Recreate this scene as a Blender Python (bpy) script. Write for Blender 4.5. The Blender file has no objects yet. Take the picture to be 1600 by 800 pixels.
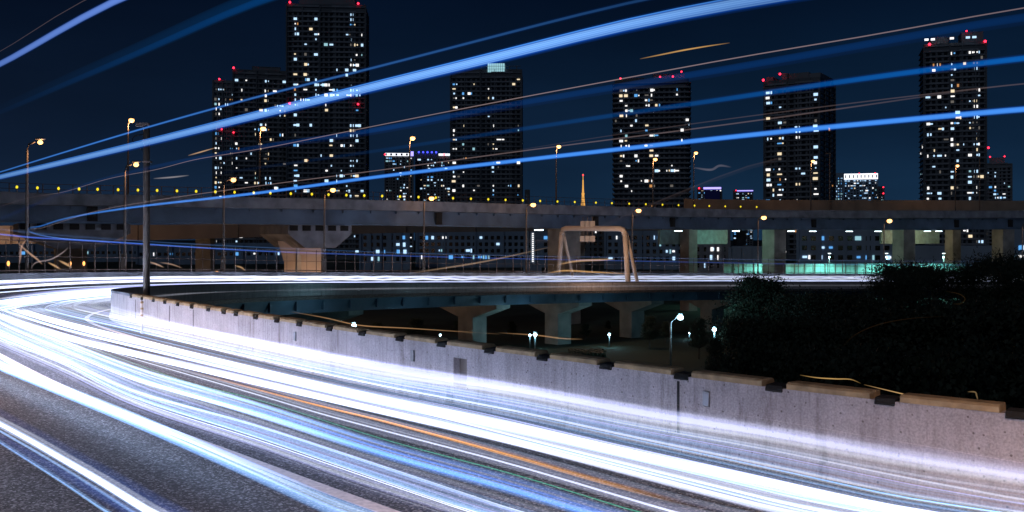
import bpy, math, random
import numpy as np
from mathutils import Vector, Matrix, noise as mnoise
random.seed(7)
R = math.radians
F = 1600*35/36.0          # focal length in photo pixels
HY = 374.0                # horizon row of the photo
CZ = 13.0                 # eye height above the park ground
scene = bpy.context.scene
COL = scene.collection

# ------------------------------------------------------------------ camera, sky, exposure
cam_d = bpy.data.cameras.new('camera'); cam = bpy.data.objects.new('camera', cam_d); COL.objects.link(cam)
cam.location = (0, 0, CZ); cam.rotation_euler = (R(90), 0, 0)
cam_d.lens = 35; cam_d.sensor_width = 36; cam_d.shift_y = -26/1600
cam_d.clip_start = 0.05; cam_d.clip_end = 20000
scene.camera = cam
scene.view_settings.view_transform = 'Standard'; scene.view_settings.look = 'None'
scene.view_settings.exposure = 0; scene.view_settings.gamma = 1
scene.cycles.transparent_max_bounces = 256
scene.cycles.max_bounces = 4; scene.cycles.diffuse_bounces = 2; scene.cycles.glossy_bounces = 2
scene.cycles.use_denoising = True; scene.cycles.use_light_tree = True
scene.cycles.sample_clamp_indirect = 4
world = bpy.data.worlds.new('World'); scene.world = world; world.use_nodes = True
wn = world.node_tree.nodes; wl = world.node_tree.links
bg = wn['Background']
tc = wn.new('ShaderNodeTexCoord'); sx = wn.new('ShaderNodeSeparateXYZ'); cr = wn.new('ShaderNodeValToRGB')
wl.new(tc.outputs['Generated'], sx.inputs[0]); wl.new(sx.outputs['Z'], cr.inputs[0])
el = cr.color_ramp.elements
el[0].position = 0.0; el[0].color = (0.0080, 0.029, 0.065, 1)
el[1].position = 1.0; el[1].color = (0.0015, 0.003, 0.009, 1)
e = el.new(0.09); e.color = (0.0045, 0.0170, 0.043, 1)
e = el.new(0.24); e.color = (0.0012, 0.0058, 0.019, 1)
mr = wn.new('ShaderNodeMapRange'); mr.inputs['From Min'].default_value = -.75; mr.inputs['From Max'].default_value = .25; mr.inputs['To Min'].default_value = 1; mr.inputs['To Max'].default_value = 0
wl.new(sx.outputs['X'], mr.inputs['Value'])
mx = wn.new('ShaderNodeMix'); mx.data_type = 'RGBA'; mx.blend_type = 'MULTIPLY'; mx.inputs[7].default_value = (.95, .50, .52, 1)
wl.new(mr.outputs[0], mx.inputs[0]); wl.new(cr.outputs[0], mx.inputs[6]); cn = wn.new('ShaderNodeTexNoise'); cn.inputs['Scale'].default_value = 3.0; cn.inputs['Detail'].default_value = 7
cm_ = wn.new('ShaderNodeMapping'); cm_.inputs['Scale'].default_value = (1, 1, 4); wl.new(tc.outputs['Generated'], cm_.inputs[0]); wl.new(cm_.outputs[0], cn.inputs['Vector'])
cq = wn.new('ShaderNodeMapRange'); cq.inputs['From Min'].default_value = .3; cq.inputs['From Max'].default_value = .7; cq.inputs['To Min'].default_value = .80; cq.inputs['To Max'].default_value = 1.15; wl.new(cn.outputs['Fac'], cq.inputs['Value'])
vm = wn.new('ShaderNodeVectorMath'); vm.operation = 'SCALE'; wl.new(mx.outputs[2], vm.inputs[0]); wl.new(cq.outputs[0], vm.inputs['Scale']); wl.new(vm.outputs[0], bg.inputs[0]); bg.inputs[1].default_value = 1.0

fill_sun_d = bpy.data.lights.new('fill_sun', 'SUN'); fill_sun = bpy.data.objects.new('fill_sun', fill_sun_d); COL.objects.link(fill_sun)
fill_sun_d.energy = .12; fill_sun_d.angle = R(6); fill_sun_d.color = (.72, .84, 1.0); fill_sun.rotation_euler = (R(58), 0, R(-24))  # weak fill light added so the tower facades read

# ------------------------------------------------------------------ materials
def newmat(name):
    m = bpy.data.materials.new(name); m.use_nodes = True
    return m, m.node_tree.nodes, m.node_tree.links, m.node_tree.nodes['Principled BSDF']
def simple(name, col, rough=0.7, metal=0.0, var=0.25, scale=2.0, bump=0.0):
    m, n, l, b = newmat(name)
    t = n.new('ShaderNodeTexCoord'); ns = n.new('ShaderNodeTexNoise'); ns.inputs['Scale'].default_value = scale
    ns.inputs['Detail'].default_value = 6
    l.new(t.outputs['Object'], ns.inputs['Vector'])
    r = n.new('ShaderNodeValToRGB'); r.color_ramp.elements[0].position = .3; r.color_ramp.elements[1].position = .7
    r.color_ramp.elements[0].color = (*[c*(1-var) for c in col], 1); r.color_ramp.elements[1].color = (*[min(1, c*(1+var)) for c in col], 1)
    l.new(ns.outputs['Fac'], r.inputs[0]); l.new(r.outputs[0], b.inputs['Base Color'])
    b.inputs['Roughness'].default_value = rough; b.inputs['Metallic'].default_value = metal
    if bump:
        bp = n.new('ShaderNodeBump'); bp.inputs['Strength'].default_value = bump; bp.inputs['Distance'].default_value = .02
        l.new(ns.outputs['Fac'], bp.inputs['Height']); l.new(bp.outputs[0], b.inputs['Normal'])
    return m
def emis(name, col, s, sample='NONE'):
    m, n, l, b = newmat(name)
    b.inputs['Base Color'].default_value = (.05, .05, .05, 1)
    b.inputs['Emission Color'].default_value = (*col, 1); b.inputs['Emission Strength'].default_value = s
    m.cycles.emission_sampling = sample
    return m
def wall_concrete():
    m, n, l, b = newmat('parapet_concrete')
    t = n.new('ShaderNodeTexCoord')
    big = n.new('ShaderNodeTexNoise'); big.inputs['Scale'].default_value = 1.3; big.inputs['Detail'].default_value = 8; big.inputs['Roughness'].default_value = .65
    l.new(t.outputs['Object'], big.inputs['Vector'])
    mp = n.new('ShaderNodeMapping'); mp.inputs['Scale'].default_value = (9, 9, .5); l.new(t.outputs['Object'], mp.inputs['Vector'])
    st = n.new('ShaderNodeTexNoise'); st.inputs['Scale'].default_value = 1.5; st.inputs['Detail'].default_value = 5; l.new(mp.outputs[0], st.inputs['Vector'])
    fine = n.new('ShaderNodeTexNoise'); fine.inputs['Scale'].default_value = 42; fine.inputs['Detail'].default_value = 6; l.new(t.outputs['Object'], fine.inputs['Vector'])
    vo = n.new('ShaderNodeTexVoronoi'); vo.inputs['Scale'].default_value = 9; l.new(t.outputs['Object'], vo.inputs['Vector'])
    pit = n.new('ShaderNodeMapRange'); pit.inputs['From Min'].default_value = .08; pit.inputs['From Max'].default_value = .15; l.new(vo.outputs['Distance'], pit.inputs['Value'])
    r = n.new('ShaderNodeValToRGB'); r.color_ramp.elements[0].position = .3; r.color_ramp.elements[1].position = .72
    r.color_ramp.elements[0].color = (.46, .42, .43, 1); r.color_ramp.elements[1].color = (.66, .61, .62, 1)
    l.new(big.outputs['Fac'], r.inputs[0])
    def mul(a, fac, c0):
        x = n.new('ShaderNodeMix'); x.data_type = 'RGBA'; x.blend_type = 'MULTIPLY'; x.inputs[0].default_value = fac
        l.new(a, x.inputs[6]); l.new(c0, x.inputs[7]); return x.outputs[2]
    sr = n.new('ShaderNodeValToRGB'); sr.color_ramp.elements[0].position = .35; sr.color_ramp.elements[1].position = .55
    sr.color_ramp.elements[0].color = (.55, .5, .47, 1); l.new(st.outputs['Fac'], sr.inputs[0])
    fr = n.new('ShaderNodeValToRGB'); fr.color_ramp.elements[0].position = .35; fr.color_ramp.elements[1].position = .65
    fr.color_ramp.elements[0].color = (.5, .5, .5, 1); l.new(fine.outputs['Fac'], fr.inputs[0])
    pr = n.new('ShaderNodeValToRGB'); pr.color_ramp.elements[0].color = (.25, .22, .2, 1); l.new(pit.outputs[0], pr.inputs[0])
    c = mul(mul(mul(r.outputs[0], .35, sr.outputs[0]), .6, fr.outputs[0]), .8, pr.outputs[0])
    dm_ = n.new('ShaderNodeMapping'); dm_.inputs['Scale'].default_value = (3.2, 3.2, .45); l.new(t.outputs['Object'], dm_.inputs['Vector'])
    dn = n.new('ShaderNodeTexNoise'); dn.inputs['Scale'].default_value = 1.1; dn.inputs['Detail'].default_value = 9; dn.inputs['Roughness'].default_value = .7; l.new(dm_.outputs[0], dn.inputs['Vector'])
    dr = n.new('ShaderNodeValToRGB'); dr.color_ramp.elements[0].position = .30; dr.color_ramp.elements[0].color = (.35, .30, .27, 1); dr.color_ramp.elements[1].position = .44; l.new(dn.outputs['Fac'], dr.inputs[0])
    c = mul(c, .8, dr.outputs[0])
    l.new(c, b.inputs['Base Color']); b.inputs['Roughness'].default_value = .85
    bp = n.new('ShaderNodeBump'); bp.inputs['Strength'].default_value = .5; bp.inputs['Distance'].default_value = .012
    l.new(fine.outputs['Fac'], bp.inputs['Height']); l.new(bp.outputs[0], b.inputs['Normal'])
    return m
def asphalt():
    m, n, l, b = newmat('asphalt')
    t = n.new('ShaderNodeTexCoord')
    f1 = n.new('ShaderNodeTexVoronoi'); f1.inputs['Scale'].default_value = 48; l.new(t.outputs['Object'], f1.inputs['Vector'])
    f2 = n.new('ShaderNodeTexNoise'); f2.inputs['Scale'].default_value = 60; f2.inputs['Detail'].default_value = 4; l.new(t.outputs['Object'], f2.inputs['Vector'])
    big = n.new('ShaderNodeTexNoise'); big.inputs['Scale'].default_value = .6; big.inputs['Detail'].default_value = 5; l.new(t.outputs['Object'], big.inputs['Vector'])
    r = n.new('ShaderNodeValToRGB'); r.color_ramp.elements[0].position = .0; r.color_ramp.elements[1].position = 1
    r.color_ramp.elements[0].color = (.022, .02, .02, 1); r.color_ramp.elements[1].color = (.50, .48, .48, 1)
    e = r.color_ramp.elements.new(.45); e.color = (.05, .046, .046, 1); e = r.color_ramp.elements.new(.72); e.color = (.13, .12, .12, 1)
    bw = n.new('ShaderNodeSeparateColor'); l.new(f1.outputs['Color'], bw.inputs[0]); l.new(bw.outputs[0], r.inputs[0])
    x = n.new('ShaderNodeMix'); x.data_type = 'RGBA'; x.blend_type = 'MULTIPLY'; x.inputs[0].default_value = .7
    rr = n.new('ShaderNodeValToRGB'); rr.color_ramp.elements[0].position = .3; rr.color_ramp.elements[0].color = (.55, .55, .55, 1); rr.color_ramp.elements[1].position = .7
    l.new(big.outputs['Fac'], rr.inputs[0]); l.new(r.outputs[0], x.inputs[6]); l.new(rr.outputs[0], x.inputs[7])
    l.new(x.outputs[2], b.inputs['Base Color']); b.inputs['Roughness'].default_value = .6
    bp = n.new('ShaderNodeBump'); bp.inputs['Strength'].default_value = .9; bp.inputs['Distance'].default_value = .012
    l.new(f2.outputs['Fac'], bp.inputs['Height']); l.new(bp.outputs[0], b.inputs['Normal'])
    return m
def glow_mat():
    # light accumulated along the path of a lamp: adds to what lies behind it, like in a long exposure
    m = bpy.data.materials.new('accumulated_light'); m.use_nodes = True
    n = m.node_tree.nodes; l = m.node_tree.links; n.clear()
    o = n.new('ShaderNodeOutputMaterial'); ad = n.new('ShaderNodeAddShader'); tr = n.new('ShaderNodeBsdfTransparent')
    em = n.new('ShaderNodeEmission'); at = n.new('ShaderNodeAttribute'); at.attribute_name = 'glow'
    lw = n.new('ShaderNodeLayerWeight'); lw.inputs[0].default_value = .5
    inv = n.new('ShaderNodeMath'); inv.operation = 'SUBTRACT'; inv.inputs[0].default_value = 1
    pw = n.new('ShaderNodeMath'); pw.operation = 'POWER'; pw.inputs[1].default_value = .8
    l.new(lw.outputs['Facing'], inv.inputs[1]); l.new(inv.outputs[0], pw.inputs[0])
    hf = n.new('ShaderNodeMath'); hf.operation = 'MULTIPLY'; hf.inputs[1].default_value = .5
    l.new(pw.outputs[0], hf.inputs[0]); l.new(at.outputs['Color'], em.inputs['Color']); l.new(hf.outputs[0], em.inputs['Strength'])
    l.new(tr.outputs[0], ad.inputs[0]); l.new(em.outputs[0], ad.inputs[1]); l.new(ad.outputs[0], o.inputs[0])
    return m
M = dict(
    conc=wall_concrete(), asph=asphalt(), glow=glow_mat(),
    deck=simple('girder_concrete', (.25, .26, .29), .85, var=.35, scale=.6, bump=.2),
    steel=simple('painted_steel_girder', (.12, .18, .26), .6, var=.3, scale=.35),
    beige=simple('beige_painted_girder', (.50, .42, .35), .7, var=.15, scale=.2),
    pier=simple('pier_concrete', (.42, .40, .36), .85, var=.3, scale=.5, bump=.3),
    dark=simple('dark_rubber', (.02, .02, .02), .8, scale=8),
    metal=simple('galvanised_metal', (.30, .30, .31), .45, .7, scale=5),
    pole=simple('brown_grey_pole', (.20, .165, .14), .55, .2, scale=3),
    fence=simple('dark_fence_steel', (.22, .17, .15), .6, .2, scale=5),
    cap=simple('ochre_and_lamplight', (.42, .30, .16), .8, var=.35, scale=6, bump=.4),  # orange lamplight on the wall top put into the ochre; post bands share it
    line=simple('worn_road_paint', (.82, .74, .70), .6, var=.2, scale=14),
    bark=simple('bark', (.05, .038, .03), .9, scale=6, bump=.5),
    leaf=simple('dark_leaves', (.030, .042, .024), .7, var=.5, scale=1.5),
    ground=simple('park_grass', (.022, .032, .018), .95, var=.5, scale=.08),
    body=simple('dark_tower_facade', (.16, .172, .195), .8, var=.2, scale=.05),
    body2=simple('grey_tower_facade', (.23, .24, .265), .8, var=.2, scale=.05),
    slab=simple('balcony_edge', (.31, .325, .36), .75, var=.2, scale=.2),
    bblue=simple('slab_block_blue_cast', (.32, .42, .55), .8, var=.15, scale=.1),  # cool street light on the blocks put in as a blue facade tone
    glass=simple('dark_window_glass', (.012, .014, .018), .15, scale=1),
    orangew=simple('brown_noise_panel', (.46, .36, .26), .8, var=.2, scale=.3),
    cyanw=simple('pale_green_panel', (.42, .62, .58), .5, var=.2, scale=1.2),
    gantry=simple('cream_gantry_paint', (.60, .48, .38), .5, var=.08, scale=1),
    latt=simple('tower_steel_orange', (.6, .25, .06), .6),
    sod=emis('sodium_lamp_glass', (1, .46, .13), 5), led=emis('white_lamp_glass', (.55, .85, 1), 30),
    fluo=emis('fluorescent_tube', (.75, .95, 1), 6), red=emis('red_warning_lamp', (1, .02, .05), 5),
    yel=emis('yellow_marker_lamp', (.95, .75, .02), 1.2), orl=emis('orange_marker_lamp', (1, .4, .1), 2.5),
    ww=emis('warm_window_light', (1, .80, .52), 1.05), wn=emis('neutral_window_light', (.98, .95, .93), 1.35),
    wc=emis('cool_window_light', (.50, .74, 1), 1.3), wb=emis('blue_window_light', (.12, .42, .9), 1.0),
    wo=emis('amber_window_light', (.85, .38, .12), .7), wd=emis('dim_window_light', (.38, .34, .30), .35), wt=emis('pale_teal_window_light', (.40, .75, .85), .8),
    crown=emis('white_crown_light', (.9, .92, 1), 1.6), bluel=emis('blue_neon_light', (.05, .06, 1), 3.0), purp=emis('violet_neon_light', (.35, .3, 1), 2.0),
    golde=emis('glowing_orange_steel', (1, .48, .10), .9),  # floodlight on the lattice tower put in as glow of its steel
)
# ------------------------------------------------------------------ mesh builder and scene-tree helpers
class MB:
    def __init__(s): s.v = []; s.f = []
    def quadbox(s, c8):
        o = len(s.v); s.v += [tuple(p) for p in c8]
        s.f += [tuple(o+i for i in q) for q in ((0,3,2,1),(4,5,6,7),(0,1,5,4),(1,2,6,5),(2,3,7,6),(3,0,4,7))]
    def box(s, cx, cy, cz, sx, sy, sz, rz=0.0, taper=1.0):
        c, n = math.cos(rz), math.sin(rz); out = []
        for z, t in ((-sz/2, 1), (sz/2, taper)):
            for x, y in ((-1,-1),(1,-1),(1,1),(-1,1)):
                X, Y = x*sx/2*t, y*sy/2*t
                out.append((cx+X*c-Y*n, cy+X*n+Y*c, cz+z))
        s.quadbox(out)
    def tube(s, pts, rad, n=8, cap=True):
        pts = [Vector(p) for p in pts]; o = len(s.v); k = len(pts)
        if not hasattr(rad, '__len__'): rad = [rad]*k
        for i, p in enumerate(pts):
            d = (pts[min(i+1, k-1)]-pts[max(i-1, 0)]).normalized()
            up = Vector((0, 0, 1)) if abs(d.z) < .9 else Vector((1, 0, 0))
            a = d.cross(up).normalized(); b = d.cross(a).normalized()
            for j in range(n):
                t = 2*math.pi*j/n; q = p+(a*math.cos(t)+b*math.sin(t))*rad[i]; s.v.append(tuple(q))
        for i in range(k-1):
            for j in range(n):
                s.f.append((o+i*n+j, o+i*n+(j+1) % n, o+(i+1)*n+(j+1) % n, o+(i+1)*n+j))
        if cap: s.f.append(tuple(o+j for j in range(n))[::-1]); s.f.append(tuple(o+(k-1)*n+j for j in range(n)))
        return k*n
    def ball(s, c, r, sq=(1, 1, 1), nu=10, nv=6):
        o = len(s.v)
        for i in range(nv+1):
            a = math.pi*i/nv
            for j in range(nu):
                t = 2*math.pi*j/nu
                s.v.append((c[0]+r*sq[0]*math.sin(a)*math.cos(t), c[1]+r*sq[1]*math.sin(a)*math.sin(t), c[2]+r*sq[2]*math.cos(a)))
        for i in range(nv):
            for j in range(nu):
                s.f.append((o+i*nu+j, o+(i+1)*nu+j, o+(i+1)*nu+(j+1) % nu, o+i*nu+(j+1) % nu))
    def sweep(s, rings, closed=True, caps=True):
        o = len(s.v); n = len(rings[0])
        for r in rings: s.v += [tuple(p) for p in r]
        for i in range(len(rings)-1):
            for j in range(n if closed else n-1):
                s.f.append((o+i*n+j, o+i*n+(j+1) % n, o+(i+1)*n+(j+1) % n, o+(i+1)*n+j))
        if closed and caps:
            s.f.append(tuple(o+j for j in range(n))[::-1]); s.f.append(tuple(o+(len(rings)-1)*n+j for j in range(n)))
    def mesh(s, name, mat, smooth=False):
        me = bpy.data.meshes.new(name); me.from_pydata(s.v, [], s.f); me.materials.append(mat)
        if smooth: me.polygons.foreach_set('use_smooth', [True]*len(me.polygons))
        me.update(); return me
    def build(s, name, mat, parent=None, smooth=False):
        return link(name, s.mesh(name, mat, smooth), parent)
def link(name, data, parent=None, loc=None):
    o = bpy.data.objects.new(name, data); COL.objects.link(o)
    if parent: o.parent = parent
    if loc is not None: o.location = loc
    return o
def tag(o, label=None, cat=None, group=None, kind=None):
    if label: o['label'] = label
    if cat: o['category'] = cat
    if group: o['group'] = group
    if kind: o['kind'] = kind
    return o
def empty(name, loc=(0, 0, 0), rz=0, **k):
    o = link(name, None); o.location = loc; o.rotation_euler = (0, 0, rz); return tag(o, **k)
def copy_tree(o, parent=None):
    c = o.copy(); COL.objects.link(c); c.parent = parent
    for ch in list(o.children): copy_tree(ch, c)
    return c
def at(x, y, d): return Vector(((x-800)/F*d, d, CZ+(HY-y)/F*d))
ORD = ['first','second','third','fourth','fifth','sixth','seventh','eighth','ninth','tenth','eleventh','twelfth','thirteenth','fourteenth','fifteenth','sixteenth','seventeenth','eighteenth','nineteenth']
TENS = {20: ('twentieth', 'twenty'), 30: ('thirtieth', 'thirty'), 40: ('fortieth', 'forty')}
def ordw(i):   # 1-based
    if i < 20: return ORD[i-1]
    t = i//10*10
    return TENS[t][0] if i == t else TENS[t][1]+'-'+ORD[i-t-1]

# ------------------------------------------------------------------ the hairpin ramp: reference curve = top of the inner parapet
INN = [(34,0,-1.75),(25,1.8,-1.72),(17,3.9,-1.7),(11.5,6.3,-1.7),(8.0,8.15,-1.7),(5.1,9.9,-1.7),(3.06,11.9,-1.7),(0.05,15.5,-1.7),(-2.3,18.1,-1.7),(-5.9,22.8,-1.7),(-10.,28.4,-1.7),(-13,32.9,-1.73),(-16.1,40,-2.0),(-18.6,50,-2.36),(-19.9,62,-2.79),(-18.5,75,-3.3),(-14,88,-3.82),(-6,102,-4.4),(5,115,-4.92),(20,128,-5.4),(42,142,-6.0),(70,152,-6.45),(105,158,-6.8),(150,160,-7.1)]
def catmull(P, n=24):
    P = np.array(P, float); out = []
    Q = np.vstack([2*P[0]-P[1], P, 2*P[-1]-P[-2]])
    for i in range(1, len(Q)-2):
        p0, p1, p2, p3 = Q[i-1], Q[i], Q[i+1], Q[i+2]
        a = np.linalg.norm(p1-p0)**.5; b = np.linalg.norm(p2-p1)**.5; c = np.linalg.norm(p3-p2)**.5
        m1 = ((p1-p0)/a-(p2-p0)/(a+b)+(p2-p1)/b)*b; m2 = ((p2-p1)/b-(p3-p1)/(b+c)+(p3-p2)/c)*b
        for k in range(n):
            t = k/n
            out.append((2*t**3-3*t**2+1)*p1+(t**3-2*t**2+t)*m1+(-2*t**3+3*t**2)*p2+(t**3-t**2)*m2)
    out.append(P[-1]); return np.array(out)
def resample(C, step):
    s = np.r_[0, np.cumsum(np.linalg.norm(np.diff(C[:, :2], axis=0), axis=1))]
    S = np.arange(0, s[-1], step)
    return S, np.array([np.interp(S, s, C[:, k]) for k in range(3)]).T
def frame(C):
    T = np.gradient(C[:, :2], axis=0); T /= np.linalg.norm(T, axis=1)[:, None]
    return T, np.c_[-T[:, 1], T[:, 0]]
RS, RC = resample(catmull(INN), .2)
for _ in range(250): RC[1:-1] = (RC[:-2]+2*RC[1:-1]+RC[2:])/4
RT, RN = frame(RC)
def smst(a, b, x): t = np.clip((x-a)/(b-a), 0, 1); return t*t*(3-2*t)
BANK = .02+.05*smst(45, 110, RS)
def rpath(q, h): return np.c_[RC[:, :2]+RN*np.reshape(q, (-1, 1)), RC[:, 2]-1.05+BANK*q+h+CZ]
def proj(p): return 800+F*p[:, 0]/np.maximum(p[:, 1], .01), HY-F*(p[:, 2]-CZ)/np.maximum(p[:, 1], .01)
def rp(s, q, h):
    return Vector((np.interp(s, RS, RC[:, 0])+np.interp(s, RS, RN[:, 0])*q, np.interp(s, RS, RC[:, 1])+np.interp(s, RS, RN[:, 1])*q,
                   np.interp(s, RS, RC[:, 2])-1.05+np.interp(s, RS, BANK)*q+h+CZ))
def rang(s): return math.atan2(np.interp(s, RS, RT[:, 1]), np.interp(s, RS, RT[:, 0]))
def s_near(x, q, h=0.0, far=False):
    P = rpath(q, h); X, Y = proj(P)
    i0 = int(np.argmax(P[:, 1] > 1.5)); im = i0+int(np.argmin(X[i0:]))
    if far: return float(np.interp(x, X[im:], RS[im:])), im
    xs, ss = X[i0:im+1][::-1], RS[i0:im+1][::-1]
    if x < xs[0] or x > xs[-1]: return None, im
    return float(np.interp(x, xs, ss)), im
def solve_q(x, y, h):
    lo, hi = -.5, 12.0
    for _ in range(26):
        m = (lo+hi)/2; s, _i = s_near(x, m, h)
        yy = 1e9 if s is None and False else None
        if s is None: lo = m; continue
        p = rp(s, m, h); yy = HY-F*(p.z-CZ)/p.y
        if yy < y: lo = m
        else: hi = m
    s, _i = s_near(x, lo, h)
    return (s, lo) if s is not None else None

W = 12.6
S0 = 0.0; NS = len(RS)
idx_f = list(range(0, NS, 4))
# ground, road
g = MB(); g.v = [(-9000, -300, 0), (9000, -300, 0), (9000, 15000, 0), (-9000, 15000, 0)]; g.f = [(0, 1, 2, 3)]
tag(g.build('ground', M['ground']), kind='structure')
road = MB(); rings = []
for i in idx_f:
    a, b = rpath(0.02, 0)[i] if False else None, None
P0 = rpath(-.30, 0.0); PW = rpath(W+.3, 0.0)
for i in idx_f:
    a = Vector(P0[i]); b = Vector(PW[i]); dn = Vector((0, 0, -.3))
    rings.append([a, b, b+dn, a+dn])
road.sweep(rings); tag(road.build('road', M['asph']), kind='structure')
# painted lines
def strip(name, q0, q1, s0, s1, mat, z=.004, kind='structure', dash=None):
    mb = MB(); ii = [i for i in range(NS) if s0 <= RS[i] <= s1]; o = 0
    A = rpath(q0, z); B = rpath(q1, z)
    segs = [ii] if not dash else [ii[k:k+dash[0]] for k in range(0, len(ii), dash[0]+dash[1])]
    for sg in segs:
        if len(sg) < 2: continue
        o = len(mb.v)
        for i in sg: mb.v += [tuple(A[i]), tuple(B[i])]
        mb.f += [(o+2*k, o+2*k+1, o+2*k+3, o+2*k+2) for k in range(len(sg)-1)]
    ob = mb.build(name, mat); return tag(ob, kind=kind) if kind else ob
strip('road_marking', 4.62, 4.82, 0, 306, M['line'])
strip('road_marking', .75, .90, 30, 306, M['line'])
strip('road_marking', 8.1, 8.25, 70, 306, M['line'], dash=(25, 35))
# girder under the ramp + piers
ramp = empty('ramp_viaduct', (0, 0, 0), label='curved elevated ramp deck on hammerhead piers, carrying the light streaks over the dark park', cat='viaduct')
gb = MB(); rings = []
for i in range(150, NS, 7):
    n = Vector((*RN[i], 0)); z0 = Vector((0, 0, 1))
    a = Vector(rpath(.5, -.302)[i]) if False else None
    base = Vector((RC[i, 0], RC[i, 1], RC[i, 2]-1.05+CZ))
    f = lambda q, h: base+n*q+Vector((0, 0, BANK[i]*q+h))
    rings.append([f(.35, -.302), f(W-.35, -.302), f(W-1.3, -1.55), f(1.3-.5, -1.55)])
gb.sweep(rings); fl = gb
for i in range(250, NS, 7):
    n = Vector((*RN[i], 0)); t = Vector((*RT[i], 0)); base = Vector((RC[i, 0], RC[i, 1], RC[i, 2]-1.05+CZ))
    if (i-250) % 21 == 0:
        c = base+n*.42+Vector((0, 0, -.85)); fl.box(c.x, c.y, c.z, .16, .22, .75, math.atan2(t.y, t.x))
gb.build('girder', M['steel'], ramp)
def pier_at(s, q=6.2, capw=9.5, parent=ramp):
    c = rp(s, q, -1.56); a = rang(s)+math.pi/2
    pm = MB(); pm.box(c.x, c.y, (c.z-1.9)/2-.1, 2.3, 2.3, c.z-1.9+.2, a)
    cm = MB(); d = Vector((math.cos(a), math.sin(a), 0)); t = Vector((-d.y, d.x, 0))*1.15
    prof = [(-capw/2, -.02), (capw/2, -.02), (capw/2, -.8), (1.3, -1.9), (-1.3, -1.9), (-capw/2, -.8)]
    r1 = [c+d*u+Vector((0, 0, v))-t for u, v in prof]; r2 = [c+d*u+Vector((0, 0, v))+t for u, v in prof]
    cm.sweep([r1, r2])
    p = pm.build('pier', M['pier'], parent); cm.build('pier_cap', M['pier'], p); return p
for x in (500, 745, 878, 993, 1118, 1330):
    sx_, _ = s_near(x, 5.5, -3, far=True)
    pier_at(sx_)
# ------------------------------------------------------------------ inner parapet with caps, gaps, plates
par = empty('concrete_parapet', (0, 0, 0), label='long pitted concrete parapet with cap coloured for lamplight and dark joint gaps, along the near road', cat='parapet')
notch_x = [205, 222, 240, 258, 278, 300, 326, 350, 369, 400, 433, 468, 515, 566, 625, 690, 765, 848, 947, 1065, 1210, 1383, 1590]
notch_s = sorted([s_near(x, 0.0, 1.05)[0] for x in notch_x if s_near(x, 0, 1.05)[0]])
s_first = notch_s[0]
k = 2.1
while s_first-k > 2: notch_s.append(s_first-k); k += 2.1
notch_s.sort()
win_s = s_near(719, 0.0, .55)[0]
wallm = MB()
def wall_ring(s, h0=0.0, h1=.97):
    prof = [(-.25, h0-.3 if h0 == 0 else h0), (.07 if h0 == 0 else .0, h0-.0), (.045 if h0 == 0 else .0, .16 if h0 == 0 else h0+.001), (.0, .2 if h0 == 0 else h0+.002), (0, h1), (-.25, h1)]
    return [rp(s, q, h) for q, h in prof]
# wall built as two runs with a rectangular recess between them
def run(s0, s1, step=.5): 
    n = max(2, int((s1-s0)/step)+1); return [s0+(s1-s0)*i/(n-1) for i in range(n)]
ws0, ws1 = win_s-.18, win_s+.18
wallm.sweep([wall_ring(s) for s in run(0, ws0)]); wallm.sweep([wall_ring(s) for s in run(ws1, 305)])
for h0, h1, dq in ((-.3, .30, 0), (.78, .97, 0)):
    wallm.sweep([[rp(s, q, h) for q, h in ((-.25, h0), (0, h0), (0, h1), (-.25, h1))] for s in (ws0, ws1)])
wallm.build('parapet_body', M['conc'], par)
rec = MB(); rec.sweep([[rp(s, q, h) for q, h in ((-.2, .302), (-.13, .302), (-.13, .778), (-.2, .778))] for s in (ws0+.002, ws1-.002)])  # plate darker than the wall face, set back in the opening
ro = rec.build('recess_plate', M['pole'], par); tag(ro, 'brown-grey plate at the back of the square opening')
edges = [0]+notch_s+[None]
capp = 0
for j in range(len(notch_s)-1):
    a, b = notch_s[j]+.17, notch_s[j+1]-.17
    if a < 1: continue
    cm = MB()
    cm.sweep([[rp(s, q, h) for q, h in ((-.27, .972), (.015, .972), (.015, 1.03), (-.02, 1.055), (-.24, 1.055), (-.27, 1.03))] for s in run(a, b, .5)])
    cm.build('cap_stone', M['cap'], par)
for sN in notch_s:
    bm_ = MB(); bm_.sweep([[rp(s, q, h) for q, h in ((-.2, .972), (.025, .925), (.03, .945), (.0, 1.0), (-.18, 1.015))] for s in (sN-.11, sN, sN+.11)])
    bm_.build('joint_bracket', M['dark'], par)
cm = MB(); cm.sweep([[rp(s, q, h) for q, h in ((-.27, .972), (.015, .972), (.015, 1.05), (-.27, 1.05))] for s in run(notch_s[-1]+.2, 305, 1.5)])
co = cm.build('cap_stone', M['deck'], par)
for x, h in ((1105, .72), (646, .7), (462, .7)):
    s = s_near(x, 0, h)[0]; mb = MB()
    mb.sweep([[rp(s+ds, q, h+dh) for q, dh in ((.002, -.10), (.035, -.08), (.035, .10), (.002, .10))] for ds in (-.045, .045)]); mb.build('metal_bracket', M['metal'], par)
for x in (212, 265, 302, 1060):
    s = s_near(x, 0, .6)[0]; mb = MB(); mb.sweep([[rp(s+ds, q, h) for q, h in ((.001, .22), (.006, .22), (.006, .9), (.001, .9))] for ds in (-.02, .02)]); mb.build('expansion_joint', M['dark'], par)
# outer parapet
par2 = empty('concrete_parapet', (0, 0, 0), label='low outer concrete parapet under the wire fence on the far side of the ramp', cat='parapet')
om = MB(); om.sweep([[rp(s, W+q, h) for q, h in ((-.25, -.4), (.25, -.9), (.25, .9), (.12, .95), (-.05, .95), (-.07, .2), (-.25, .0))] for s in run(0, 305, 1.0)])
om.build('parapet_body', M['deck'], par2)
hm = MB(); hm.tube([rp(s, W+.1, 1.12) for s in run(20, 305, 1.5)], .05, 6); hm.build('hand_rail', M['pole'], par2)
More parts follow.
